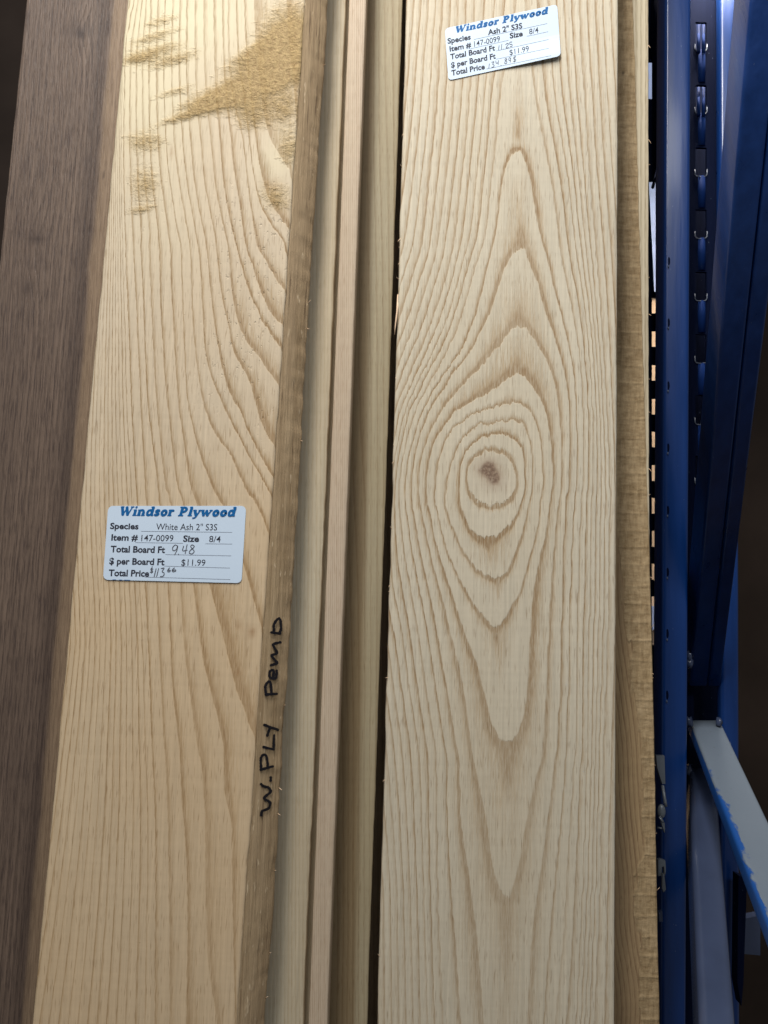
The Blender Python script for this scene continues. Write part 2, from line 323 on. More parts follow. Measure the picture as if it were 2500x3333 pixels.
# ------------------------------------------------------------------ growth-ring fields
def zc(x0, y0, k=0.7535):
    return lambda pts: [(x0 + x * k, y0 + y * k) for x, y in pts]
def catmull(P, n=14):
    P = [np.array(p, float) for p in P]; out = []
    for i in range(len(P) - 1):
        a = P[max(i - 1, 0)]; b = P[i]; c = P[i + 1]; d = P[min(i + 2, len(P) - 1)]
        for k in range(n):
            t = k / n
            out.append(0.5 * ((2 * b) + (-a + c) * t + (2 * a - 5 * b + 4 * c - d) * t * t + (-a + 3 * b - 3 * c + d) * t ** 3))
    out.append(P[-1]); return np.array(out)
V0, V1 = -260.0, 3640.0
class Field:
    """harmonic interpolation of traced growth lines over a board face; s = across, v = along"""
    def __init__(s, ul, ur): s.ul, s.ur = ul, ur; s.con = []
    def S(s, u, v):
        return (u - s.ul(v)) / (s.ur(v) - s.ul(v))
    def line(s, lev, pts, n=14):
        q = catmull(pts, n)
        # densify
        out = []
        for a, b in zip(q[:-1], q[1:]):
            m = max(1, int(np.hypot(*(b - a)) / 3)); tt = np.arange(m) / m
            out.append(a + (b - a) * tt[:, None])
        q = np.vstack(out + [q[-1:]])
        s.con.append((s.S(q[:, 0], q[:, 1]), q[:, 1], np.full(len(q), float(lev))))
    def edge(s, sv, table):
        v = np.linspace(V0, V1, 800); s.con.append((np.full(800, float(sv)), v, np.interp(v, [a for a, b in table], [b for a, b in table])))
    def point(s, u, v, lev): s.con.append((np.array([s.S(u, v)]), np.array([float(v)]), np.array([float(lev)])))
    def ramp(s, pts):
        for (u0, v0, l0), (u1, v1, l1) in zip(pts[:-1], pts[1:]):
            t = np.linspace(0.06, 0.94, 200); u = u0 + (u1 - u0) * t; v = v0 + (v1 - v0) * t; s.con.append((s.S(u, v), v, l0 + (l1 - l0) * t))
    def solve(s, nx=141, ny=421):
        F = None
        for f in (8, 4, 2, 1):
            a, b = (nx - 1) // f + 1, (ny - 1) // f + 1
            if F is None: F = np.full((b, a), 10.0)
            else:
                yi = np.linspace(0, F.shape[0] - 1, b); xi = np.linspace(0, F.shape[1] - 1, a); F = bil(F, yi[:, None] + 0 * xi, xi[None, :] + 0 * yi[:, None])
            acc = np.zeros((b, a)); cnt = np.zeros((b, a))
            for S_, v_, l_ in s.con:
                i = np.rint(S_ * (a - 1)).astype(int); j = np.rint((v_ - V0) / (V1 - V0) * (b - 1)).astype(int)
                ok = (i >= 0) & (i < a) & (j >= 0) & (j < b)
                np.add.at(acc, (j[ok], i[ok]), l_[ok]); np.add.at(cnt, (j[ok], i[ok]), 1)
            fix = cnt > 0; val = acc[fix] / cnt[fix]
            dx = 740.0 / (a - 1); dy = (V1 - V0) / (b - 1); wx, wy = 1 / dx ** 2, 0.35 / dy ** 2
            F[fix] = val
            for it in range(500):
                P = np.pad(F, 1, mode='edge')
                G = (wx * (P[1:-1, :-2] + P[1:-1, 2:]) + wy * (P[:-2, 1:-1] + P[2:, 1:-1])) / (2 * (wx + wy))
                F = G; F[fix] = val
        for it in range(2):
            P = np.pad(F, 1, mode='edge'); F = 0.5 * F + 0.125 * (P[1:-1, :-2] + P[1:-1, 2:] + P[:-2, 1:-1] + P[2:, 1:-1])
        s.F = F; return s
    def sample(s, u, v):
        S_ = np.clip(s.S(u, v), 0, 1); ny, nx = s.F.shape
        return bil(s.F, np.clip((v - V0) / (V1 - V0), 0, 1) * (ny - 1), S_ * (nx - 1))
def bil(F, y, x):
    j = np.clip(np.floor(y).astype(int), 0, F.shape[0] - 2); i = np.clip(np.floor(x).astype(int), 0, F.shape[1] - 2)
    g = y - j; f = x - i
    return (F[j, i] * (1 - f) + F[j, i + 1] * f) * (1 - g) + (F[j + 1, i] * (1 - f) + F[j + 1, i + 1] * f) * g
def pl(u0, v0, u1, v1): return lambda v: u0 + (u1 - u0) * (np.asarray(v) - v0) / (v1 - v0)

# right board: knot with nested rings and cathedrals
FR = Field(pl(1322, 50, 1230, 3280), pl(2013, 50, 2001, 3280))
z2, z4, z6, z8 = zc(1250, 0), zc(1250, 800), zc(1250, 1600), zc(1250, 2450)
FR.point(1600, 1545, 0.12)
FR.line(1, [(1514,1550),(1525,1500),(1560,1470),(1600,1460),(1650,1478),(1680,1530),(1685,1580),(1665,1630),(1620,1650),(1590,1652),(1550,1635),(1522,1600),(1514,1550)])
FR.line(2, z4([(325,1100),(330,960),(350,890),(400,840),(450,815),(500,812),(550,825),(590,870),(605,930),(608,1000),(606,1062)]) + z6([(590,60),(560,130),(500,185),(440,208),(380,180),(345,110),(325,30)]))
FR.line(3, z4([(265,1100),(280,990),(310,890),(355,815),(425,767),(470,772),(510,762),(570,755),(605,775),(630,850),(640,950),(640,1062)]) + z6([(630,40),(610,130),(580,240),(545,330),(500,380),(450,372),(400,335),(340,255),(300,160),(265,60)]))
FR.line(4, z4([(215,1128),(232,960),(270,835),(330,760),(420,715),(500,692),(560,678),(610,690),(650,750),(675,850),(685,1000),(682,1062)]) + z6([(675,40),(668,140),(640,255),(600,400),(545,515),(480,592),(420,530),(350,430),(290,300),(245,150),(215,0)]))
FR.line(5, z4([(180,1128),(190,960),(225,830),(285,740),(360,680),(440,640),(500,600),(560,560),(610,560),(650,620),(700,720),(720,850),(728,1000),(722,1062)]) + z6([(718,40),(695,200),(660,350),(640,500),(625,800),(600,1000),(540,1095),(470,1030),(440,900),(400,750),(340,600),(280,400),(220,200),(182,0)]))
FR.line(6, z4([(145,1128),(155,950),(195,820),(255,700),(330,610),(400,540),(460,470),(520,400),(560,350),(610,355),(650,400),(700,480),(740,600),(760,750),(766,950),(762,1062)]) + z6([(755,40),(740,200),(718,500),(703,850),(690,1100)]) + z8([(680,40),(650,150),(612,320),(590,470),(535,640),(490,580),(460,450),(440,300),(410,150),(382,20)]) + z6([(340,850),(295,650),(240,420),(185,200),(150,10)]))
FR.line(7, z4([(115,1128),(128,950),(160,800),(215,680),(290,560),(360,470),(410,380),(460,280),(500,150),(540,50),(600,5),(630,60),(670,170),(700,280),(740,400),(780,550),(800,700),(802,900),(797,1062)]) + z6([(785,40),(772,400),(762,800),(750,1100)]) + z8([(738,40),(720,200),(665,600),(640,800),(620,1172),(600,1500)]))
FR.line(7, z6([(118,0),(145,200),(188,400),(228,600),(270,850),(310,1100)]) + z8([(322,40),(332,300),(362,500),(400,800),(430,1172),(460,1500)]))
FR.line(8, z4([(88,1128),(102,950),(140,800),(185,680),(250,570),(335,450),(395,300),(445,100)]) + z2([(480,1000),(505,800),(530,700),(575,640),(610,680),(630,750),(650,880),(672,1000)]) + z4([(705,40),(742,200),(790,400),(822,600),(833,900),(830,1062)]))
FR.line(9, z4([(62,1128),(76,950),(110,800),(150,680),(215,560),(285,430),(340,280),(390,100)]) + z2([(440,1000),(462,800),(478,650),(492,500),(508,350),(528,270),(560,100),(580,-120)]))
FR.line(9, z2([(600,-120),(620,100),(638,270),(662,450),(690,600),(720,750),(745,920)]) + z4([(765,20),(800,200),(835,400),(855,600),(862,900),(858,1062)]))
FR.line(13, z2([(395,-120),(385,200),(365,500),(335,800),(300,1062)]) + z4([(250,200),(190,380),(112,560),(62,680),(38,740)]))
FR.line(17, z2([(255,-120),(245,200),(225,500),(195,800),(165,1062)]) + z4([(120,150),(78,290),(56,360)]))
FR.line(8, z6([(90,0),(112,200),(150,400),(190,620),(225,850),(262,1100)]) + z8([(272,40),(275,300),(292,600),(330,1172),(350,1500)]))
FR.line(9, z6([(64,0),(80,200),(112,400),(150,620),(182,850),(220,1100)]) + z8([(226,40),(232,600),(252,1172),(265,1500)]))
FR.line(8, z6([(826,0),(805,400),(795,800),(788,1100)]) + z8([(782,40),(765,300),(725,700),(690,1172),(660,1500)]))
FR.line(9, z6([(854,0),(840,400),(832,800),(828,1100)]) + z8([(820,40),(800,400),(775,800),(740,1172),(710,1500)]))
FR.line(11, z2([(700,-120),(720,200),(740,420),(775,640),(805,860)]) + z4([(835,60),(865,250),(885,450),(900,700),(902,1000)]) + z6([(898,0),(888,500),(880,1000)]) + z8([(872,200),(858,600),(830,1172),(810,1500)]))
FR.line(15, z2([(840,-120),(850,200),(870,500),(895,860)]) + z4([(925,150),(945,450),(965,800),(975,1100)]) + z6([(970,200),(962,700)]) + z8([(945,0),(930,600),(905,1172),(885,1500)]))
FR.edge(0.0, [(-260, 22.6), (50, 22), (450, 21), (800, 19.5), (1070, 17), (1357, 13), (1531, 11), (1700, 10.7), (1900, 11.4), (2100, 13.0), (2450, 15.2), (2900, 17.5), (3300, 18), (3640, 18.5)])
FR.edge(1.0, [(-260, 20), (50, 20), (450, 19), (1000, 17.4), (1531, 16.4), (2050, 16.2), (2900, 17), (3640, 17)])
FR.ramp([(1612, 1412, 2), (1668, 1368, 3), (1672, 1311, 4), (1686, 1220, 5), (1692, 1064, 6), (1702, 804, 7), (1683, 482, 8), (1694, -90, 9)])
FR.ramp([(1582, 1757, 2), (1622, 1886, 3), (1612, 2046, 4), (1657, 2425, 5), (1653, 2932, 6), (1640, 3640, 6.7)])
FR.solve()

# left board: lines sweeping out to the right-hand edge
FL = Field(pl(410, 50, 110, 3280), pl(990, 50, 775, 3280))
a1, a3, a5, a7 = zc(0, 0), zc(0, 800), zc(0, 1600), zc(0, 2450)
top = {12: [(545,-150),(545,0),(535,300),(530,700)], 16: [(655,-150),(650,0),(640,300),(650,700)], 19: [(748,-150),(745,0),(740,300),(760,700)], 21: [(805,-150),(805,0),(805,300),(815,500),(840,800)],
       23: [(880,-150),(880,0),(885,300),(900,500),(930,800)], 24: [(925,-150),(925,0),(930,350),(950,650),(975,850)], 25: [(960,-150),(960,0),(965,200),(975,400),(1000,650),(1040,900)], 26: [(990,-150),(985,0),(985,200),(1000,400),(1040,560),(1060,680),(1080,850)]}
mid = {12: [(540,0),(545,200),(555,400),(565,700),(590,1100)], 13: [(575,0),(590,300),(605,600),(625,1000),(632,1100)], 14: [(605,0),(615,200),(635,650),(680,1000),(688,1100)],
       15: [(640,0),(655,300),(670,600),(710,1000),(735,1110)], 16: [(685,0),(695,300),(715,600),(760,1000),(785,1110)], 17: [(735,0),(742,250),(770,650),(815,1000),(845,1110)],
       18: [(780,0),(790,300),(810,650),(850,850),(900,1000),(950,1110)], 19: [(820,0),(832,300),(850,500),(880,680),(940,820),(1000,900),(1050,1020),(1100,1110)],
       20: [(858,0),(870,130),(885,450),(920,580),(990,740),(1050,850),(1100,950),(1172,1075)], 21: [(892,0),(915,250),(945,450),(985,620),(1040,720),(1080,820),(1130,920),(1180,1000)],
       22: [(935,0),(955,190),(985,330),(1010,460),(1070,560),(1100,660),(1130,780),(1185,865)], 23: [(985,0),(1000,200),(1030,340),(1080,430),(1140,510),(1205,600)],
       24: [(1020,0),(1045,100),(1085,210),(1140,330),(1215,440)], 25: [(1060,0),(1095,100),(1150,265),(1220,345)], 26: [(1110,0),(1150,70),(1228,195)]}
bot = {12: ([(590,30),(625,400),(640,700),(655,1100)], [(660,40),(670,400),(668,1172),(668,1500)]), 13: ([(632,30),(675,400),(690,700),(710,1100)], [(718,40),(728,400),(735,1172),(740,1500)]),
       14: ([(688,30),(725,400),(740,800),(775,1100)], [(780,40),(785,200),(800,400),(810,700),(805,1172),(805,1500)]), 15: ([(735,30),(778,400),(800,700),(855,1100)], [(870,40),(885,250),(890,600),(900,900),(940,1172),(950,1500)]),
       16: ([(785,30),(835,400),(880,730),(960,1060)], [(967,40),(972,180),(1003,330),(1005,600),(1020,1172)]), 17: ([(845,30),(905,400),(960,600),(1010,820),(1060,960),(1100,1060)], []),
       18: ([(950,30),(1050,300),(1110,520),(1145,610)], []), 19: ([(1100,30),(1168,185)], [])}
for L in range(12, 27):
    p = []
    if L in top: p += a1(top[L])
    p += a3(mid[L])
    if L in bot: p += a5(bot[L][0]) + a7(bot[L][1])
    FL.line(L, p)
FL.line(27, a1([(1020,-150),(1020,0),(1030,250),(1060,450),(1080,650),(1110,820),(1150,930),(1245,1062)]))
FL.line(28, a1([(1055,-150),(1055,0),(1065,250),(1090,480),(1110,640),(1140,800),(1180,900),(1250,985)]))
FL.line(29, a1([(1100,-150),(1100,100),(1120,350),(1150,540),(1190,640),(1265,740)]))
FL.edge(0.0, [(-260, 11.5), (200, 9.6), (800, 3), (1650, 0), (2100, -3.5), (2800, -2), (3640, 0)])
FL.edge(1.0, [(-260, 31), (400, 30), (560, 29.2)] + [(v, L) for v, L in ((745, 28), (830, 27), (947, 26), (1060, 25), (1132, 24), (1252, 23), (1452, 22), (1552, 21), (1612, 20), (1740, 19), (2060, 18), (2410, 17), (3000, 16.6), (3640, 16.2))])
FL.solve()

# ------------------------------------------------------------------ planks
ZS = np.concatenate([np.array([0.0, 0.2, 0.4, 0.6, 0.75]), np.arange(0.80, 1.74, 0.003), np.array([1.80, 1.95, 2.10])])
def plank(name, xl, xr, yf, th, mat, ring, parent=None, nx=40, zs=ZS, dfront=None, side_r=0.0, wob=(0.0002, 0.0002), extra=(), ch=0.0009, top=None, nside=4):
    """lofted board: front face grid, eased arrises, sides, back. ring(u,v,X,Y,Z)->(ring); extras = {attr: fn(u,v,X,Z)}"""
    zs = np.asarray(zs, float); nz = len(zs)
    L = xl(zs) + fbm1(zs * 60, 11 + len(name), 3) * wob[0]; R = xr(zs) + fbm1(zs * 60, 31 + len(name), 3) * wob[1]
    f = np.linspace(0, 1, nx + 1)
    xs, ys, fr = [], [], []
    c = ch
    FX = L[:, None] + (R - L)[:, None] * f[None, :]
    FX[:, 1] = L + c; FX[:, -2] = R - c
    FY = np.full_like(FX, yf); FY[:, 0] = yf + c; FY[:, -1] = yf + c
    cols = [(FX, FY)]
    k = np.linspace(0, 1, nside + 1)[1:]
    cols.append((R[:, None] + side_r * k[None, :], np.repeat((yf + c + (th - c) * k)[None, :], nz, 0)))
    k2 = np.linspace(1, 0, nside + 1)[:-1]
    cols.append((np.repeat(L[:, None], nside, 1), np.repeat((yf + c + (th - c) * k2)[None, :], nz, 0)))
    X = np.hstack([a for a, b in cols]); Y = np.hstack([b for a, b in cols]); m = X.shape[1]
    Z = np.repeat(zs[:, None], m, 1)
    Yp = Y.copy()
    u, v = projn(X, np.full_like(X, yf), Z)
    if dfront is not None:
        d = dfront(u, v, X, Z); isf = np.zeros_like(X, bool); isf[:, 1:nx] = True; Y = np.where(isf, Y + d, Y)
    verts = np.stack([X, Y, Z], -1).reshape(-1, 3)
    I = np.arange(nz * m).reshape(nz, m); J = np.roll(I, -1, 1)
    faces = np.stack([I[:-1], J[:-1], J[1:], I[1:]], -1).reshape(-1, 4).tolist()
    faces.append(list(reversed(I[0].tolist()))); faces.append(I[-1].tolist())
    me = bpy.data.meshes.new(name); me.from_pydata(verts.tolist(), [], faces); me.update()
    o = link_mesh(name, me, mat, parent)
    me.polygons.foreach_set('use_smooth', [True] * (len(faces) - 2) + [False] * 2)
    rr = ring(u, v, X, Z) + (Yp - yf) * 90.0
    attr(o, 'ring', rr.ravel())
    dz = np.gradient(rr, axis=0) / np.gradient(zs)[:, None]
    attr(o, 'ringz', np.clip(dz, -400, 400).ravel())
    gu = (ring(u + 3, v, X, Z) - ring(u - 3, v, X, Z)) / 6; gv = (ring(u, v + 5, X, Z) - ring(u, v - 5, X, Z)) / 10
    attr(o, 'ringg', np.clip(np.hypot(gu, gv) / (yf / FPX), 4.0, 4000).ravel())
    if 'faint' not in [a for a, b in extra]: attr(o, 'faint', np.zeros(X.size))
    for an, fn in extra: attr(o, an, np.clip(fn(u, v, X, Z), 0, 1).ravel())
    return o
zero = lambda u, v, X, Z: np.zeros_like(X)
def blob(cu, cv, ru, rv, ang=0.0):
    ca, sa = math.cos(ang), math.sin(ang)
    def f(u, v):
        du, dv = u - cu, v - cv; a = (du * ca + dv * sa) / ru; b = (-du * sa + dv * ca) / rv
        return np.exp(-(a * a + b * b))
    return f
def blobs(lst):
    fs = [(a, blob(*r)) for a, *r in lst]
    return lambda u, v, X, Z: sum(a * f(u, v) for a, f in fs)

YL, YR, YA, YB, YC, YD, YE, YW = 0.515, 0.570, 0.556, 0.552, 0.582, 0.620, 0.645, 0.566
# --- right ash board
brd = thing('ash_board', 'wide pale ash board with a round knot and arched growth rings', 'board', (0.09, YR + 0.02, 0.0))
kn = blobs([(1.0, 1592, 1526, 26, 27), (0.8, 1610, 1555, 19, 22), (0.6, 1572, 1532, 22, 14), (0.34, 1608, 1572, 50, 34), (0.22, 1590, 1500, 60, 20), (0.5, 1388, 605, 5, 5), (0.5, 1390, 662, 5, 3)])
plank('plank', lin(1322, 50, 1230, 3280, YR), lin(2013, 50, 2001, 3280, YR), YR, 0.045, M['right'], lambda u, v, X, Z: FR.sample(u, v), brd, nx=110,
      extra=[('stain', kn), ('faint', lambda u, v, X, Z: (0.28 + 0.18 * np.exp(-((u - 1650) / 160) ** 2)) * sstep(1900, 2900, v + 160 * vnoise2(X * 25 + 4, Z * 7, 61)) + 0.12 * (vnoise2(X * 30 + 7, Z * 9, 62) + 1))], wob=(0.0004, 0.00012))
# --- left ash board
LX0, LX1 = lin(410, 50, 110, 3280, YL), lin(990, 50, 775, 3280, YL)
brl = thing('ash_board', 'warm ash board caked with sawdust, rough dark live edge carrying marker writing', 'board', (-0.09, YL + 0.02, 0.0))
def streakpatch(lst):
    def f(u, v, X, Z):
        r = 0
        for a, cu, cv, ru, rv, ang in lst: r = r + a * blob(cu, cv, ru, rv, ang)(u, v)
        return r
    return f
dust = streakpatch([(1.0, 960, 120, 110, 110, -0.5), (0.95, 900, 215, 130, 70, -0.5), (0.8, 780, 290, 150, 38, -0.35), (0.75, 700, 330, 110, 35, -0.3), (0.7, 870, 160, 150, 30, -0.45), (0.62, 930, 350, 55, 60, 0), (0.7, 820, 370, 60, 60, 0.3),
                    (0.62, 500, 120, 90, 16, -0.3), (0.66, 500, 165, 110, 18, -0.25), (0.66, 560, 195, 90, 22, -0.25), (0.55, 450, 195, 60, 14, -0.2), (0.55, 580, 385, 80, 12, -0.3), (0.6, 470, 460, 70, 35, 0.0), (0.58, 470, 600, 50, 60, 0.0),
                    (0.55, 460, 682, 50, 12, -0.2), (0.5, 560, 300, 70, 14, -0.3), (0.55, 520, 70, 60, 16, -0.3), (0.6, 945, 480, 40, 60, 0), (0.55, 900, 640, 60, 50, 0.5)])
pale = streakpatch([(0.95, 560, 60, 330, 160, 0), (0.8, 480, 330, 180, 200, 0), (0.6, 900, 520, 70, 120, 0.2), (0.3, 520, 700, 150, 200, 0)])
chips = streakpatch([(1.0, 830, 1000, 90, 260, 0.25), (0.9, 880, 760, 70, 180, 0.2), (0.8, 740, 720, 60, 160, 0.1), (0.6, 480, 640, 80, 140, 0), (0.7, 720, 1100, 60, 200, 0.2), (0.5, 860, 1350, 40, 160, 0)])
lst = blobs([(0.5, 776, 2035, 8, 14), (0.6, 822, 2060, 8, 12), (0.3, 815, 2055, 18, 22), (0.35, 772, 2190, 14, 8), (0.5, 558, 495, 6, 18), (0.25, 885, 600, 40, 22)])
def dustlift(u, v, X, Z):
    d = np.clip(dust(u, v, X, Z), 0, 1); n = vnoise2(X * 420 + 50, Z * 420, 3) + 0.6 * vnoise2(X * 800 + 9, Z * 800, 4)
    return -sstep(0.30, 1.0, d + 0.1 * n) * (0.0002 + 0.0004 * n)
plank('plank', LX0, LX1, YL, 0.045, M['left'], lambda u, v, X, Z: FL.sample(u, v), brl, nx=110, dfront=dustlift,
      extra=[('faint', lambda u, v, X, Z: 0.30 * sstep(1700, 2900, v + 160 * vnoise2(X * 25 + 4, Z * 7, 63)) + 0.12 * (vnoise2(X * 30 + 7, Z * 9, 64) + 1)), ('warm', lambda u, v, X, Z: sstep(1250, 1950, v + 0.35 * (u - 600))), ('dust', dust), ('pale', pale), ('chips', chips), ('stain', lst)], wob=(0.00025, 0.0003))
# rough live edge, a strip wrapped round the board's right side
LEW = 0.017
def live_pt(z, k):
    z = np.asarray(z, float); k = np.asarray(k, float)
    spread = 0.0142 + 0.0009 * fbm1(z * 9, 77, 3) + 0.0005 * fbm1(z * 90, 79, 4) + 0.0018 * sstep(1.55, 1.30, z)
    bul = np.sin(k * math.pi) * 0.0018
    x = LX1(z) - 0.0006 + spread * k ** 0.9 + bul * 0.4
    y = YL + 0.0009 + (LEW - 0.0009) * k - bul * 0.3
    return x, y
zl = np.concatenate([np.array([0.0, 0.2, 0.4, 0.6, 0.75]), np.arange(0.80, 1.74, 0.0022), np.array([1.80, 1.95, 2.10])]); kl = np.linspace(0, 1, 15)
KK, ZZ = np.meshgrid(kl, zl); X, Y = live_pt(ZZ.ravel(), KK.ravel()); X = X.reshape(ZZ.shape); Y = Y.reshape(ZZ.shape)
rn = vnoise2(KK * 10 + 3, ZZ * 70, 21) * 0.00008 + vnoise2(KK * 22 + 3, ZZ * 200, 22) * 0.00012
X = X + rn * (KK > 0.02); Y = Y - rn * (KK > 0.02)
inner = np.stack([X[:, -1] - 0.004, np.full(len(zl), YL + 0.0449), zl], -1)
I = np.arange(X.size).reshape(X.shape); vv = np.vstack([np.stack([X, Y, ZZ], -1).reshape(-1, 3), inner])
ff = np.stack([I[:-1, :-1], I[:-1, 1:], I[1:, 1:], I[1:, :-1]], -1).reshape(-1, 4).tolist(); ib = X.size + np.arange(len(zl))
ff += [[int(I[j, -1]), int(ib[j]), int(ib[j + 1]), int(I[j + 1, -1])] for j in range(len(zl) - 1)]
le = mesh_obj('live_edge', vv.tolist(), ff, M['live'], brl, True); le['label'] = 'rough brown live edge of the ash board'

# --- walnut board
brw = thing('walnut_board', 'dark brown walnut board with a tan sapwood edge behind the sawdusty ash board', 'board', (-0.24, YW + 0.01, 0.0))
wl, wr = lin(80, 50, -250, 3280, YW), lin(470, 50, 170, 3280, YW)
wkn = blobs([(0.85, 262, 112, 13, 17), (0.4, 250, 95, 45, 26), (0.55, 120, 782, 26, 10), (0.3, 110, 770, 50, 24), (0.6, 88, 938, 20, 24), (0.9, 336, 570, 4, 8), (0.9, 262, 1345, 4, 4), (0.6, 93, 1778, 4, 8)])
def wring(u, v, X, Z):
    e = pl(365, 50, 75, 3280)(v)
    return (u - e) / 17.0 + 1.6 * blob(262, 112, 45, 70)(u, v) + 2.2 * blob(100, 800, 60, 170)(u, v) + 0.5 * vnoise2(X * 60 + 40, Z * 4, 5)
plank('plank', wl, wr, YW, 0.025, M['walnut'], wring, brw, nx=70, extra=[('side_tint', lambda u, v, X, Z: sstep(-7, 7, u - pl(365, 50, 75, 3280)(v) + 5 * vnoise2(X * 300, Z * 30 + 9, 8)) * 0.8), ('stain', lambda u, v, X, Z: wkn(u, v, X, Z) + 0.42 * np.exp(-((u - pl(338, 50, 60, 3280)(v)) / 24) ** 2))])

# --- narrow boards standing edge-on between the two ash boards
def straight(px, seed, wav=0.3):
    return lambda u, v, X, Z: u / px + wav * vnoise2(X * 80 + 30, Z * 3 + seed, seed)
A = thing('poplar_board', 'pale greenish poplar board standing edge-on beside the live edge', 'board', (-0.055, YA + 0.05, 0.0))
plank('plank', lin(1036, 50, 820, 3280, YA), lin(1123, 50, 988, 3280, YA), YA, 0.06, M['A'], straight(13, 3), A, nx=14, extra=[('side_tint', lambda u, v, X, Z: sstep(0.5, 0.2, (u - pl(1053, 50, 900, 3280)(v)) / 70.0)), ('stain', zero)], wob=(0.0002, 0.0003), ch=0.0006)
B = thing('fir_board', 'slim pinkish fine-lined board standing edge-on beside the greenish poplar edge', 'board', (-0.04, YB + 0.05, 0.0))
plank('plank', lin(1135, 50, 1007, 3280, YB), lin(1190, 50, 1067, 3280, YB), YB, 0.065, M['B'], straight(6.4, 5, 0.5), B, nx=12, extra=[('stain', zero)], wob=(0.0001, 0.00012), ch=0.0006)
C = thing('poplar_board', 'greenish tan board, brown along one side, sunk between slim fir edge and knotty board', 'board', (0.0, YC + 0.01, 0.0))
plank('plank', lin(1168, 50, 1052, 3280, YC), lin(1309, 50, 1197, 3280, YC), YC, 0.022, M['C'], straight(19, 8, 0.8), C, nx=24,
      extra=[('side_tint', lambda u, v, X, Z: sstep(14, -14, u - pl(1222, 50, 1158, 3280)(v) + 6 * vnoise2(X * 200, Z * 8 + 3, 9))), ('stain', zero)], wob=(0.0002, 0.0002))  # brown heartwood side, its colour also standing in for the fir board's shadow
G = thing('spacer_board', 'recessed grey-brown board seen in the slot between the two edge-on boards', 'board', (-0.05, 0.62, 0.0))
E = thing('backing_plank', 'dark plank behind the gap beside the knotty ash board', 'plank', (0.0, YE + 0.01, 0.0))
plank('plank', lin(1150, 50, 1000, 3280, YE), lin(1500, 50, 1420, 3280, YE), YE, 0.02, M['E'], straight(15, 2), E, nx=20, extra=[('stain', zero)])
plank('plank', lin(1123, 50, 988, 3280, 0.570), lin(1137, 50, 1009, 3280, 0.570), 0.570, 0.05, M['A'], straight(9, 6), G, nx=4, extra=[('stain', zero), ('side_tint', zero)], ch=0.0002)

# --- skip-planed board behind the right ash board
D = thing('skip_planed_board', 'rough-sawn tan board with saw marks and smooth planed patches, beside the blue rack', 'board', (0.22, YD + 0.01, 0.0))
rv_ = np.array([-300, 50, 237, 407, 644, 785, 1140, 1276, 1446, 1637, 1807, 1900, 3700]); ru_ = np.array([2052, 2060, 2068, 2071, 2078, 2082, 2092, 2097, 2102, 2107, 2116, 2200, 2400])
lv_ = np.array([-300, 1600, 1705, 1840, 1976, 2078, 2100, 2205, 2296, 2370, 2460, 2580, 2672, 2750, 2790, 2826, 2930, 2977, 3040, 3113, 3280, 3700]); lu_ = np.array([1900, 1980, 2009, 2024, 2027, 2041, 2060, 2051, 2070, 2079, 2091, 2094, 2088, 2097, 2100, 2070, 2070, 2063, 2088, 2085, 2080, 2080])
def drough(u, v, X, Z):
    jit = 4 * vnoise2(X * 500, Z * 150 + 5, 6)
    return sstep(3, -3, u - np.interp(v, rv_, ru_) + jit * 0.5) * sstep(-14, 14, u - np.interp(v, lv_, lu_) + 2.5 * jit)
dpale = lambda u, v, X, Z: sstep(-3, 3, u - np.interp(v, rv_, ru_))
def dring(u, v, X, Z):
    bend = 35 * np.exp(-((v - 2930) / 260) ** 2) * np.sign(1) - 60 * sstep(2500, 1900, v) + 70 * sstep(2950, 3300, v)
    return (u - bend) / 15.0 + 0.3 * vnoise2(X * 60 + 9, Z * 6, 12)
plank('plank', lin(1900, 50, 1860, 3280, YD), polyedge([(-300, 2112), (50, 2112), (900, 2112.5), (1650, 2114), (1900, 2118), (2100, 2124), (2450, 2131), (3280, 2147), (3700, 2155)], YD), YD, 0.024, M['D'], dring, D, nx=90,
      dfront=lambda u, v, X, Z: drough(u, v, X, Z) * (0.0004 + 0.00025 * vnoise2(X * 600, Z * 420, 14)), extra=[('rough', drough), ('pale', dpale), ('stain', blobs([(0.95, 2029, 239, 5, 5)]))], wob=(0.0002, 0.0002))

# ------------------------------------------------------------------ splinter on the knotty board's edge
def tube(name, pts, rad, mat, parent=None, seg=6, flat=1.0):
    pts = [Vector(p) for p in pts]; n = len(pts); rad = rad if isinstance(rad, (list, tuple)) else [rad] * n
    vs_, fs_ = [], []
    for i, p in enumerate(pts):
        t = (pts[min(i + 1, n - 1)] - pts[max(i - 1, 0)]).normalized()
        a = t.cross(Vector((0, 1, 0)));  a = a.normalized() if a.length > 1e-4 else Vector((1, 0, 0)); b = t.cross(a).normalized()
        for k in range(seg):
            th = 2 * math.pi * k / seg; vs_.append(p + a * math.cos(th) * rad[i] + b * math.sin(th) * rad[i] * flat)
    for i in range(n - 1):
        for k in range(seg):
            fs_.append([i * seg + k, i * seg + (k + 1) % seg, (i + 1) * seg + (k + 1) % seg, (i + 1) * seg + k])
    fs_.append(list(range(seg))[::-1]); fs_.append([(n - 1) * seg + k for k in range(seg)])
    return mesh_obj(name, vs_, fs_, mat, parent, True)
tube('splinter', [at(1296, 960, YR + 0.003), at(1293, 1010, YR - 0.0003), at(1287, 1060, YR - 0.001), at(1284, 1090, YR - 0.0015)], [0.0007, 0.0007, 0.0005, 0.0002], M['peach'], brd)
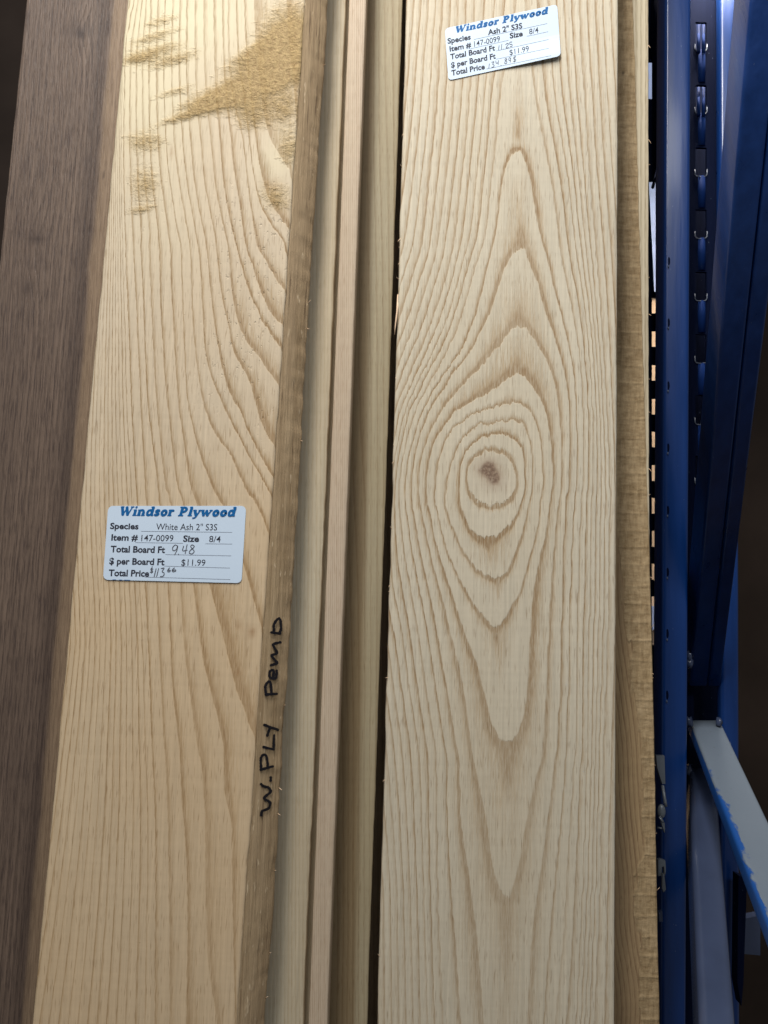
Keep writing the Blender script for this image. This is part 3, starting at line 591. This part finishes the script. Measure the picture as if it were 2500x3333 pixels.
for k in range(46):
    # loose fibres standing off the rough arrises
    which = random.random(); v = random.uniform(60, 3270); L = random.uniform(8, 20); a = random.uniform(-0.7, 0.7)
    if which < 0.35: u, Yk, par = 1322 - 92 * (v - 50) / 3230 + 2, YR + 0.001, brd
    elif which < 0.62: u, Yk, par = np.interp(v, [50, 1650, 3280], [2112, 2114, 2147]) - 2, YD, D
    else:
        zz = at(900, v, YL + LEW).z; xx, yy = live_pt(zz, 0.97); q = proj((float(xx), float(yy), zz)); u, v = q; Yk, par = float(yy), brl
    sg = -1 if par is brd else 1
    p0 = at(u, v, Yk); p1 = at(u + sg * L * 0.35, v + L * a * 0.6, Yk - 0.001); p2 = at(u + sg * L * 0.5, v + L * a, Yk - 0.0015)
    tube('fibre', [p0, p1, p2], [0.00022, 0.00018, 0.00008], M['peach'], par, 4)

# ------------------------------------------------------------------ marker writing on the live edge
def ribbon(bm, pts, hw, fn, lift, jit=0.0, ends=True):
    """flat stroke in 2-D pixel space mapped through fn(x, y, lift) to the surface"""
    P = catmull(pts, 6) if len(pts) > 2 else np.array([np.array(pts[0]) * (1 - t) + np.array(pts[-1]) * t for t in np.linspace(0, 1, 7)], float)
    T = np.gradient(P, axis=0); T /= (np.hypot(T[:, 0], T[:, 1])[:, None] + 1e-9); N = np.stack([-T[:, 1], T[:, 0]], -1)
    P = np.vstack([P[:1] - T[:1] * hw * 0.7, P, P[-1:] + T[-1:] * hw * 0.7]); N = np.vstack([N[:1], N, N[-1:]])
    h = np.full(len(P), hw); h[0] = h[-1] = hw * 0.5
    L, R = [], []
    for i in range(len(P)):
        j1, j2 = (random.uniform(-jit, jit), random.uniform(-jit, jit)) if jit else (0, 0)
        L.append(bm.verts.new(fn(*(P[i] + N[i] * (h[i] + j1)), lift))); R.append(bm.verts.new(fn(*(P[i] - N[i] * (h[i] + j2)), lift)))
    for i in range(len(P) - 1): bm.faces.new((L[i], L[i + 1], R[i + 1], R[i]))
def live_map(x, y, lift):
    u, v = 780 + x * 0.3616, 1950 + y * 0.3617
    # march the view of the strip: find k on the live edge whose picture position is u
    d = ray(u, v); Yk = YL + 0.02
    for _ in range(12):
        p = CAMP + d * (Yk / d.y)
        ks = np.linspace(0, 1, 60); xs, ys = live_pt(np.full(60, p.z), ks)
        kk = float(np.interp(p.x, xs, ks)); Yk = 0.5 * Yk + 0.5 * float(np.interp(kk, ks, ys))
    p = CAMP + d * (Yk / d.y)
    return p + Vector((0.66, -0.75, 0)) * (0.0007 + lift)
letters = {'W': [[(187,1662),(210,1682),(258,1698),(272,1735),(215,1790),(268,1828),(255,1880),(200,1905),(188,1945)]], 'dot': [[(276,1600),(272,1636)]],
           'P1': [[(182,1535),(295,1502)], [(190,1520),(184,1450),(198,1408),(228,1402),(243,1440),(248,1505)]], 'L': [[(206,1330),(300,1352)], [(300,1352),(302,1285),(305,1222)]],
           'Y': [[(213,1130),(340,1176)], [(243,1230),(252,1195),(268,1155)]], 'P2': [[(225,858),(330,850)], [(228,845),(224,790),(242,752),(266,742),(276,790),(280,845)]],
           'e': [[(296,705),(296,642),(268,648),(262,690),(290,714),(320,704),(326,640)]], 'm': [[(362,388),(300,403),(296,418),(330,478),(318,492),(282,505),(286,520),(328,568),(322,582),(272,594)]],
           'b': [[(275,298),(360,310)], [(302,296),(300,232),(325,188),(350,176),(362,205),(364,262),(352,305)]]}
bm = bmesh.new(); li = 0
for k, strokes in letters.items():
    for s in strokes: ribbon(bm, s, 12.0, live_map, li * 0.00003, 2.6); li += 1
me = bpy.data.meshes.new('marker_lettering'); bm.to_mesh(me); bm.free()
mk = link_mesh('marker_lettering', me, M['marker'], brl); mk['label'] = 'hand marked black letters W.PLY Pemb'

# ------------------------------------------------------------------ price labels
def glyph_mesh(text, bold):
    cu = bpy.data.curves.new('t', 'FONT'); cu.body = text; cu.size = 1.0; cu.offset = 0.030 if bold else 0.002; cu.resolution_u = 3
    o = bpy.data.objects.new('t', cu); COL.objects.link(o); dg = bpy.context.evaluated_depsgraph_get(); dg.update()
    me = bpy.data.meshes.new_from_object(o.evaluated_get(dg)); V = np.array([v.co[:] for v in me.vertices]); F = [list(p.vertices) for p in me.polygons]
    bpy.data.objects.remove(o); bpy.data.curves.remove(cu); bpy.data.meshes.remove(me); return V, F
CAPH = glyph_mesh('H', False)[0][:, 1].max()
TH, MD, TN = 0.140, 0.118, 0.070
def circ(cx, cy, rx, ry): return [(cx + rx * math.cos(t), cy + ry * math.sin(t)) for t in np.linspace(0, 2 * math.pi, 13)]
GL = {'W': (1.28, [(TH, [(.1,.93),(.36,.08)]), (TN, [(.36,.08),(.60,.9)]), (TH, [(.55,.93),(.82,.08)]), (TN, [(.82,.08),(1.1,.93)]), (TN, [(-.02,.95),(.25,.95)]), (TN, [(.97,.95),(1.22,.95)])]),
      'i': (.46, [(TH, [(.2,.6),(.2,.1)]), (TN, [(.05,.62),(.2,.62)]), (TN, [(.05,.05),(.38,.05)]), (TH, [(.2,.92),(.21,.92)])]),
      'n': (.84, [(TH, [(.17,.6),(.17,.1)]), (TH, [(.58,.42),(.58,.1)]), (MD, [(.17,.48),(.30,.6),(.48,.58),(.58,.42)]), (TN, [(.03,.62),(.17,.62)]), (TN, [(.03,.05),(.32,.05)]), (TN, [(.46,.05),(.74,.05)])]),
      'd': (.80, [(MD, [(.5,.2),(.36,.07),(.18,.12),(.13,.34),(.2,.56),(.38,.61),(.5,.5)]), (TH, [(.58,.93),(.58,.1)]), (TN, [(.42,.95),(.58,.95)]), (TN, [(.58,.05),(.74,.05)])]),
      's': (.62, [(MD, [(.46,.52),(.35,.61),(.19,.57),(.18,.44),(.38,.28),(.44,.16),(.3,.06),(.1,.13)])]),
      'o': (.76, [(MD + .01, circ(.35, .33, .215, .26))]),
      'r': (.64, [(TH, [(.17,.6),(.17,.1)]), (MD, [(.17,.42),(.3,.58),(.47,.56)]), (TN, [(.03,.62),(.17,.62)]), (TN, [(.03,.05),(.34,.05)])]),
      'P': (.92, [(TH, [(.22,.92),(.22,.08)]), (MD, [(.22,.9),(.5,.9),(.66,.7),(.5,.48),(.25,.46)]), (TN, [(.02,.05),(.44,.05)]), (TN, [(.02,.95),(.3,.95)])]),
      'l': (.46, [(TH, [(.2,.92),(.2,.1)]), (TN, [(.05,.95),(.2,.95)]), (TN, [(.04,.05),(.38,.05)])]),
      'y': (.80, [(TH, [(.12,.58),(.36,.08)]), (TN + .01, [(.62,.6),(.44,.1),(.3,-.18),(.12,-.22)]), (TN, [(.0,.62),(.26,.62)]), (TN, [(.5,.62),(.74,.62)])]),
      'w': (1.10, [(TH, [(.1,.58),(.3,.08)]), (TN, [(.3,.08),(.50,.58)]), (TH, [(.48,.58),(.68,.08)]), (TN, [(.68,.08),(.92,.6)]), (TN, [(-.02,.62),(.22,.62)]), (TN, [(.80,.62),(1.02,.62)])]), ' ': (.42, [])}
def price_label(label, quad, conv, Yp, upv, title, texts, rules, hand, penw, curl=None, extras=()):
    base = at(*conv(*quad[3]), Yp)
    root = thing('price_label', label, 'label', base)
    def surf(x, y, lift):
        c = curl(x, y) if curl else 0.0
        return at(*conv(x, y), Yp - 0.0006 - c - lift)
    # paper with rounded corners, as a fine grid so that it can curl
    q = [np.array(p, float) for p in quad]; nx, ny = 36, 20; r = 0.035; asp = 0.55
    vs_, fs_ = [], []
    for side in (0, 1):
        for j in range(ny + 1):
            b = 0.5 - 0.5 * math.cos(math.pi * j / ny); inset = 0.0
            for e in (b, 1 - b):
                if e < r / asp: inset = max(inset, r - math.sqrt(max(0, r * r - (r - e * asp) ** 2)))
            for i in range(nx + 1):
                a = inset + (1 - 2 * inset) * i / nx
                p = (q[0] * (1 - a) + q[1] * a) * (1 - b) + (q[3] * (1 - a) + q[2] * a) * b
                vs_.append(surf(p[0], p[1], 0.0 if side == 0 else -0.00016))
    W_ = nx + 1; N_ = W_ * (ny + 1)
    for j in range(ny):
        for i in range(nx):
            k = j * W_ + i; fs_.append([k, k + W_, k + W_ + 1, k + 1]); fs_.append([N_ + k, N_ + k + 1, N_ + k + W_ + 1, N_ + k + W_])
    for i in range(nx): fs_.append([i, i + 1, N_ + i + 1, N_ + i]); k = ny * W_ + i; fs_.append([k + 1, k, N_ + k, N_ + k + 1])
    for j in range(ny): k = j * W_; fs_.append([k + W_, k, N_ + k, N_ + k + W_]); k += nx; fs_.append([k, k + W_, N_ + k + W_, N_ + k])
    mesh_obj('paper', vs_, fs_, M['paper'], root, False)
    up = np.array(upv, float); up /= np.hypot(*up)
    def fit(txt, p0, p1, cap, bold, name='lettering', mat='ink'):
        V, F = glyph_mesh(txt, bold); x0, x1 = V[:, 0].min(), V[:, 0].max(); p0 = np.array(p0, float); p1 = np.array(p1, float)
        out = []
        for x, y, _ in V:
            p = p0 + (p1 - p0) * (x - x0) / (x1 - x0) + up * cap * y / CAPH; out.append(surf(p[0], p[1], 0.00008))
        o = mesh_obj(name, out, F, M[mat], root); o['label'] = 'printed text ' + txt.replace('"', ' inch') if len(txt) > 3 else 'printed characters ' + txt
    for tx in texts: fit(*tx)
    # heavy italic heading
    s, p0, p1, cap = title; tot = sum(GL[c][0] for c in s) - 0.1; p0 = np.array(p0, float); p1 = np.array(p1, float); bm = bmesh.new(); x = 0.0; n = 0
    dirv = (p1 - p0) / tot
    def tmap(gx, gy, lift):
        p = p0 + dirv * (gx + 0.20 * gy) + up * cap * gy; return surf(p[0], p[1], lift)
    for c in s:
        adv, st = GL[c]
        for hw, pts in st: ribbon(bm, [(x + a, b) for a, b in pts], hw, tmap, 0.00008 + n * 0.000004); n += 1
        x += adv
    me = bpy.data.meshes.new('heading_lettering'); bm.to_mesh(me); bm.free(); o = link_mesh('heading_lettering', me, M['title'], root); o['label'] = 'bold blue italic heading on the label'
    bm = bmesh.new()
    for k, (a, b) in enumerate(rules): ribbon(bm, [a, b], 1.9, surf, 0.00006)
    me = bpy.data.meshes.new('ruled_lines'); bm.to_mesh(me); bm.free(); link_mesh('ruled_lines', me, M['rule'], root)
    bm = bmesh.new()
    for k, pts in enumerate(hand): ribbon(bm, pts, penw, surf, 0.00010 + k * 0.000004)
    me = bpy.data.meshes.new('handwriting'); bm.to_mesh(me); bm.free(); o = link_mesh('handwriting', me, M['pen'], root); o['label'] = 'handwritten figures in dark pen'
    if extras:
        bm = bmesh.new()
        for k, (a, b) in enumerate(extras): ribbon(bm, [a, b], 2.6, surf, 0.00009)
        me = bpy.data.meshes.new('cut_off_lettering'); bm.to_mesh(me); bm.free(); link_mesh('cut_off_lettering', me, M['title'], root)
    return root
price_label('white price label for White Ash stuck on the live-edged board', [(160,143),(1540,143),(1494,916),(108,882)], lambda x, y: (300 + x * 0.3255, 1600 + y * 0.3254), YL, (55, -735),
    ('Windsor Plywood', (268, 241), (1418, 246), 92),
    [('Species', (178,372), (462,376), 58, True), ('White Ash 2" S3S', (638,382), (1248,388), 63, False), ('Item #', (190,488), (455,490), 60, True), ('147-0099', (490,495), (810,497), 62, False), ('Size', (908,500), (1068,502), 60, True), ('8/4', (1168,505), (1283,507), 62, False),
     ('Total Board Ft', (183,605), (727,613), 62, True), ('$ per Board Ft', (170,725), (722,735), 62, True), ('$11.99', (890,740), (1130,742), 62, False), ('Total Price', (163,843), (568,850), 62, True)],
    [((490,397),(1400,408)), ((432,510),(908,517)), ((1132,522),(1398,525)), ((733,630),(1390,643)), ((722,745),(1377,765)), ((525,855),(1380,880))],
    [[(855,545),(830,535),(805,560),(810,590),(840,580),(855,545),(848,585),(825,632)], [(862,624),(865,627)], [(915,545),(905,592),(950,585)], [(950,530),(930,620)], [(1020,545),(1000,533),(985,550),(1005,575),(1020,600),(1000,622),(972,615),(980,590),(1010,565),(1022,548)],
     [(607,775),(590,770),(588,785),(605,795),(600,808),(580,805)], [(600,750),(590,815)], [(640,770),(620,850)], [(665,768),(645,850)], [(690,770),(720,765),(700,800),(720,815),(710,845),(680,850)],
     [(775,762),(755,785),(758,801),(778,798),(780,785),(760,788)], [(822,762),(800,785),(808,801),(835,795),(832,782),(805,788)]], 4.2,
    extras=[((205,881),(238,882)), ((272,883),(300,884)), ((322,885),(376,886))])
price_label('white price label for Ash stuck askew on the knotty board', [(160,240),(1372,-20),(1412,535),(198,802)], lambda x, y: (1400 + x * 0.3014, 20 + y * 0.3014), YR, (-40, -560),
    ('Windsor Plywood', (272, 290), (1262, 78), 68),
    [('Species', (190,405), (440,357), 56, True), ('Ash 2" S3S', (625,312), (998,235), 56, True), ('Item #', (212,490), (445,443), 56, True), ('147-0099', (478,437), (757,378), 58, False), ('Size', (862,348), (1003,320), 56, True), ('8/4', (1072,305), (1172,282), 58, False),
     ('Total Board Ft', (220,575), (703,475), 56, True), ('$ per Board Ft', (228,665), (710,563), 56, True), ('$11.99', (860,530), (1068,485), 58, False), ('Total Price', (232,750), (593,677), 56, True)],
    [((472,360),(1265,187)), ((432,460),(848,368)), ((1045,325),(1275,275)), ((715,483),(1280,360)), ((715,572),(1280,455)), ((608,678),(1308,533))],
    [[(745,425),(740,470)], [(775,410),(770,465)], [(794,460),(797,463)], [(815,415),(835,400),(845,410),(820,450),(850,445)], [(885,385),(862,390),(862,412),(882,410),(885,430),(862,438)],
     [(640,620),(635,665)], [(665,605),(690,600),(675,625),(692,635),(685,655),(665,658)], [(710,590),(715,615),(738,605)], [(738,585),(735,630)], [(764,635),(767,638)], [(830,570),(815,565),(808,580),(830,600),(820,618),(805,612),(815,590),(832,572)],
     [(870,565),(855,555),(850,580),(868,580),(872,555),(865,605)], [(925,545),(905,550),(905,570),(925,575),(922,592),(900,595)], [(918,535),(908,605)]], 3.4,
    curl=lambda x, y: 0.0022 * float(sstep(0.35, 1.0, (x - 160) / 1250)) * float(sstep(0.55, 1.0, (y - (240 - 0.214 * (x - 160))) / 560)))

# ------------------------------------------------------------------ blue steel rack
RK = 1.085
def rat(u, v, Y): return at(u, v, Y * RK)
rack = thing('steel_rack', 'blue painted steel rack with slotted uprights and welded braces', 'rack', (rat(2210, 1700, 0.7).x, 0.74, 0.0))
Z0, Z1 = 0.0, 2.2
def post(name, u0, u1, uu0, uu1, yf, depth, mat, rad, zt=Z1, zb=Z0):
    yf = yf * RK
    """rounded hollow-section post whose front edges follow two photo lines"""
    f0, f1 = lin(u0, 50, uu0, 3280, yf), lin(u1, 50, uu1, 3280, yf)
    prof = []
    for cx, cy, a0 in ((0, 0, 180), (1, 0, 270), (1, 1, 0), (0, 1, 90)):
        for k in range(6):
            t = math.radians(a0 + 90 * k / 5); prof.append((cx, cy, math.cos(t), math.sin(t)))
    zz = [zb, 0.5, 0.8, 1.0, 1.2, 1.4, 1.6, 1.8, zt]; vs_, fs_ = [], []
    for z in zz:
        x0, x1 = float(f0(z)), float(f1(z))
        for cx, cy, ca, sa in prof:
            px = (x0 + rad if cx == 0 else x1 - rad) + rad * ca; py = (yf + rad if cy == 0 else yf + depth - rad) + rad * sa
            vs_.append((px, py, z))
    m = len(prof)
    for j in range(len(zz) - 1):
        for k in range(m): fs_.append([j * m + k, j * m + (k + 1) % m, (j + 1) * m + (k + 1) % m, (j + 1) * m + k])
    fs_.append(list(range(m))[::-1]); fs_.append([(len(zz) - 1) * m + k for k in range(m)])
    return mesh_obj(name, vs_, fs_, mat, rack, True)
YP = 0.665
upr = post('upright', 2166, 2252, 2153, 2236, YP, 0.027, M['blue'], 0.0040)
upr2 = post('upright', 2344, 2404, 2352, 2412, 0.722, 0.014, M['blue'], 0.005)
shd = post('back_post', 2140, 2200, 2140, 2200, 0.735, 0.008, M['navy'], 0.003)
# keyhole bosses down the upright's edge
for v in (850, 1050, 1255, 1457, 1660, 1862, 2062, 2262):
    p = rat(2177 - 0.004 * (v - 850), v, YP) + Vector((0, 0.0008, 0))
    mesh_obj('keyhole', [p + Vector((math.cos(t) * 0.0011, -0.0011 - 0.0006 * math.cos(t), math.sin(t) * 0.0042)) for t in np.linspace(0, 2 * math.pi, 12)[:-1]], [list(range(11))[::-1]], M['navy'], upr)
    tube('burr', [p + Vector((-0.0006, -0.0016, -0.0048)), p + Vector((-0.0004, -0.0016, -0.0068))], 0.0006, M['lip'], upr, 5)

def holed_plate(name, u0, u1, uu0, uu1, Y, th, holes, mat, parent):
    """plate between two photo lines with real openings; holes = [(ua, ub, va, vb[, ub2])]"""
    Y = Y * RK; f0, f1 = lin(u0, 50, uu0, 3280, Y), lin(u1, 50, uu1, 3280, Y)
    bm = bmesh.new()
    def quad(pts):
        fv = [bm.verts.new(p) for p in pts]; bm.faces.new(fv)
    hs = []
    for h in holes:
        ua, ub, va, vb = h[:4]; tl, tr = at(ua, va, Y), at(ub, va, Y); bl, br = at(h[4] if len(h) > 4 else ua, vb, Y), at(h[5] if len(h) > 5 else ub, vb, Y)
        zt, zb = (tl.z + tr.z) / 2, (bl.z + br.z) / 2; hs.append((zt, zb, tl.x, tr.x, bl.x, br.x))
    hs.sort(key=lambda h: -h[0]); z = Z1
    P = lambda x, z_: Vector((float(x), Y, z_))
    for zt, zb, a, b, c, d in hs:
        quad([P(f0(zt), zt), P(f1(zt), zt), P(f1(z), z), P(f0(z), z)])
        quad([P(f0(zb), zb), P(c, zb), P(a, zt), P(f0(zt), zt)]); quad([P(d, zb), P(f1(zb), zb), P(f1(zt), zt), P(b, zt)]); z = zb
    quad([P(f0(Z0), Z0), P(f1(Z0), Z0), P(f1(z), z), P(f0(z), z)])
    bmesh.ops.remove_doubles(bm, verts=bm.verts, dist=1e-6)
    r = bmesh.ops.extrude_face_region(bm, geom=list(bm.faces)); bmesh.ops.translate(bm, vec=(0, th, 0), verts=[g for g in r['geom'] if isinstance(g, bmesh.types.BMVert)])
    bmesh.ops.recalc_face_normals(bm, faces=bm.faces)
    me = bpy.data.meshes.new(name); bm.to_mesh(me); bm.free(); return link_mesh(name, me, mat, parent)
# narrow slotted plate between the boards and the upright: the peach sheet under its added lamp shows through
slots = [(2122, 2137, v, v + 52) for v in (968, 1077, 1187, 1297, 1404, 1513, 1620, 1728, 1835)] + [(2112, 2137, 590, 950, 2130, 2137), (2121, 2137, 1942, 2100, 2124, 2137), (2106, 2124, 200, 322)]
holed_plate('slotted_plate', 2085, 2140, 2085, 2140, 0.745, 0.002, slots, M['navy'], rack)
# slotted web between the two uprights
YWb = 0.735
wslots = [(2264, 2300, v - 93, v) for v in (165, 370, 573, 775, 978, 1181, 1381, 1577, 1778)] + [(2258, 2342, 2215, 2350), (2244, 2300, 2375, 2490)]
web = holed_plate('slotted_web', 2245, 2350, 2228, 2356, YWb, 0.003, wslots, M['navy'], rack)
holed_plate('slot_backing', 2225, 2365, 2200, 2365, YWb + 0.040, 0.003, [], M['navy'], rack)  # dark plate added behind the web to keep its slots black
for v in (165, 370, 573, 775, 978, 1181, 1381, 1577, 1778):
    du = -0.007 * (v - 775)
    c = 0.006; a = lambda u, vv: rat(u, vv, YWb - 0.0012)
    tube('slot_lip', [a(2262, v - 22), a(2262.5, v - 6), a(2267, v), a(2281, v + 2), a(2297, v), a(2301.5, v - 6), a(2302, v - 22)], 0.00055, M['lip'], web, 6)
    # embossed rib between this slot and the next
    pts = [rat(2282, v + 4, YWb + 0.002), rat(2282, v + 50, YWb + 0.0015), rat(2282, v + 106, YWb + 0.002)]
    tube('rib', pts, [0.0046, 0.0046, 0.0046], M['satin'], web, 16, 0.9)
for v in (130, 335):
    for du in (-8, 8):
        tube('hook', [rat(2282 + du, v - 50, YWb + 0.010), rat(2282 + du, v - 18, YWb + 0.004), rat(2282 + du, v - 10, YWb - 0.003), rat(2282 + du, v + 42, YWb - 0.003)], 0.0018, M['satin'], web, 8)
for v in (120, 355, 555, 745, 950):
    tube('tab', [rat(2340, v - 18, YWb - 0.002), rat(2338, v + 12, YWb - 0.004)], 0.0022, M['navy'], web, 6)
# dark plates hanging at the top between slotted plate and upright
tube('hanging_bar', [rat(2140, -60, 0.715), rat(2128, 190, 0.715)], 0.0055, M['navy'], rack, 4)
tube('hanging_bar', [rat(2174, -40, 0.70), rat(2172, 360, 0.70)], 0.0022, M['blue'], rack, 6)
tube('hanging_bar', [rat(2170, 360, 0.705), rat(2158, 455, 0.705)], 0.0026, M['navy'], rack, 4)
tube('hanging_bar', [rat(2140, 555, 0.715), rat(2124, 612, 0.715)], 0.0016, M['navy'], rack, 4)

def beam(name, p0, p1, wvec0, wvec1, dvec, mat, rad=0.003, parent=None, nl=2, edge=False):
    """bar with rounded arrises: p0/p1 = one top edge, wvec = width vector there, dvec = depth vector"""
    p0, p1, w0, w1, d = map(Vector, (p0, p1, wvec0, wvec1, dvec)); prof = []
    vs_, fs_, ed = [], [], []; nw = 14
    for i in range(nl + 1):
        t = i / nl; p = p0.lerp(p1, t); w_ = w0.lerp(w1, t); W = w_.length; D = d.length; wx = w_ / W; dy = d / D
        ring = []
        for cx, cy, a0 in ((0, 0, 180), (1, 0, 270), (1, 1, 0), (0, 1, 90)):
            for k in range(5):
                a = math.radians(a0 + 90 * k / 4); ring.append(((rad if cx == 0 else W - rad) + rad * math.cos(a), (rad if cy == 0 else D - rad) + rad * math.sin(a)))
            if cx == 0 and cy == 0:
                for q in range(1, nw): ring.append((rad + (W - 2 * rad) * q / nw, 0.0))
        for x, y in ring:
            vs_.append(p + wx * x + dy * y); e = min(x, W - x) / (W * 0.5); ed.append(max(0.0, (0.76 if x < W * 0.5 else 0.52) - e * 0.75) * min(1.0, 0.35 + 1.6 * t) if y < rad else 1.0)
    m = len(ring)
    for j in range(nl):
        for k in range(m): fs_.append([j * m + k, j * m + (k + 1) % m, (j + 1) * m + (k + 1) % m, (j + 1) * m + k])
    fs_.append(list(range(m))[::-1]); fs_.append([nl * m + k for k in range(m)])
    o = mesh_obj(name, vs_, fs_, mat, parent if parent else rack, True); o.data.polygons[-1].use_smooth = False; o.data.polygons[-2].use_smooth = False
    bmx = bmesh.new(); bmx.from_mesh(o.data); bmesh.ops.recalc_face_normals(bmx, faces=bmx.faces); bmx.to_mesh(o.data); bmx.free()
    if edge: attr(o, 'edge', ed)
    return o
# upper brace: two bars side by side, rising outwards from the upright
b0, b1 = rat(2247, 2232, 0.72), rat(2383, 700, 0.47); c0, c1 = rat(2346, 2232, 0.725), rat(2538, 700, 0.47)
dirb = (b1 - b0); b1 = b0 + dirb * 1.75; c1 = c0 + (c1 - c0) * 1.75
nrm = dirb.cross(c0 - b0).normalized(); nrm = nrm if nrm.y > 0 else -nrm
w0, w1 = (c0 - b0), (c1 - b1)
br1 = beam('brace', b0, b1, w0 * 0.56, w1 * 0.56, nrm * 0.022, M['blue'], 0.0022)
beam('brace', b0 + w0 * 0.585, b1 + w1 * 0.585, w0 * 0.415, w1 * 0.415, nrm * 0.022, M['blue'], 0.0022)
# worn grey arm
a0, a1_ = rat(2246, 2345, 0.72), rat(2450, 2880, 0.50); dr = a1_ - a0; wr_ = rat(2346, 2345, 0.725) - a0
nrm = dr.cross(wr_).normalized(); nrm = nrm if nrm.z < 0 else -nrm
beam('arm', a0, a0 + dr * 1.6, wr_, wr_ * 1.05, nrm * 0.013, M['worn'], 0.0030, nl=24, edge=True)
# lower strut
s0, s1 = rat(2243, 2500, 0.735), rat(2276, 3285, 0.55); ds = s1 - s0; w0 = rat(2330, 2500, 0.735) - s0; w1 = rat(2394, 3285, 0.55) - s1
nrm = ds.cross(w0).normalized(); nrm = nrm if nrm.y > 0 else -nrm
beam('strut', s0, s0 + ds * 1.4, w0, w0 + (w1 - w0) * 1.4, nrm * 0.03, M['greyblue'], 0.0055, nl=6)
# weld beads
for (u, v, Y) in ((2243, 2135, 0.70), (2243, 2350, 0.705), (2340, 2352, 0.712), (2240, 2505, 0.715), (2246, 2160, 0.70)):
    bm = bmesh.new(); bmesh.ops.create_icosphere(bm, subdivisions=2, radius=0.0032)
    for vtx in bm.verts: vtx.co *= 1 + 0.35 * random.uniform(-1, 1); vtx.co.z *= 1.6
    bmesh.ops.translate(bm, vec=rat(u, v, Y), verts=bm.verts); me = bpy.data.meshes.new('weld'); bm.to_mesh(me); bm.free(); link_mesh('weld', me, M['greyblue'], rack, True)
# locking hardware beside the upright
def plate(name, pts, Y, th, mat):
    vs_ = [rat(u, v, Y) for u, v in pts]; n = len(vs_); vs2 = [p + Vector((0, th, 0)) for p in vs_]
    fs_ = [list(range(n))[::-1], [n + k for k in range(n)]] + [[k, (k + 1) % n, n + (k + 1) % n, n + k] for k in range(n)]
    return mesh_obj(name, vs_ + vs2, fs_, mat, rack)
plate('bracket', [(2136, 2460), (2163, 2460), (2166, 2552), (2156, 2552), (2140, 2500)], 0.657, 0.004, M['steel'])
tube('pin', [rat(2157, 2556, 0.655), rat(2165, 2610, 0.652), rat(2168, 2625, 0.652)], 0.0014, M['steel'], rack, 8)
bm = bmesh.new(); bmesh.ops.create_uvsphere(bm, u_segments=20, v_segments=12, radius=1.0)
bmesh.ops.scale(bm, vec=(0.0036, 0.003, 0.0062), verts=bm.verts); bmesh.ops.translate(bm, vec=rat(2153, 2641, 0.651), verts=bm.verts)
me = bpy.data.meshes.new('bolt'); bm.to_mesh(me); bm.free(); link_mesh('bolt', me, M['steel'], rack, True)
tube('pin', [rat(2146, 2658, 0.649), rat(2158, 2676, 0.647)], 0.0012, M['steel'], rack, 8)
tube('pin', [rat(2140, 2694, 0.657), rat(2164, 2697, 0.657)], 0.0009, M['steel'], rack, 8)
plate('bracket', [(2153, 2678), (2164, 2678), (2164, 2712)], 0.655, 0.003, M['steel'])
plate('clip', [(2143, 2800), (2152, 2797), (2166, 2802), (2168, 2835), (2164, 2852), (2161, 2820), (2155, 2822), (2153, 2850), (2143, 2852)], 0.654, 0.004, M['steel'])
plate('clip', [(2157, 2845), (2162, 2845), (2168, 2895), (2160, 2905), (2156, 2890)], 0.651, 0.003, M['steel'])
plate('bracket', [(2144, 2968), (2156, 2964), (2158, 3000), (2146, 3000)], 0.657, 0.003, M['greyblue'])
# foot block at the lower right
plate('gusset', [(2425, 2990), (2475, 2980), (2475, 3110), (2420, 3105)], 0.72, 0.01, M['greyblue'])
plate('gusset', [(2404, 2850), (2432, 2860), (2420, 3200), (2414, 3275), (2400, 3200)], 0.700, 0.012, M['navy'])

# ------------------------------------------------------------------ peach sheet behind the slots, lit by an added lamp
sheet = thing('peach_panel', 'peach board glimpsed through the slots of the navy plate', 'panel', (0.41, 1.05, 0.0))
box('sheet', 0.33, 0.405, 1.05, 1.06, 0.0, 1.95, M['peach'], sheet)
pa, pb = at(2100, 560, 1.045), at(2200, 955, 1.045); box('film', 0.332, 0.403, 1.044, 1.0495, pb.z, pa.z, M['paleblue'], sheet)
pa, pb = at(2100, 1972, 1.045), at(2200, 2052, 1.045); box('film', 0.332, 0.403, 1.044, 1.0495, pb.z, pa.z, M['paleblue'], sheet)
pa, pb = at(2090, 150, 1.045), at(2200, 330, 1.045); box('film', 0.332, 0.403, 1.044, 1.0495, pb.z, pa.z, M['paleblue'], sheet)
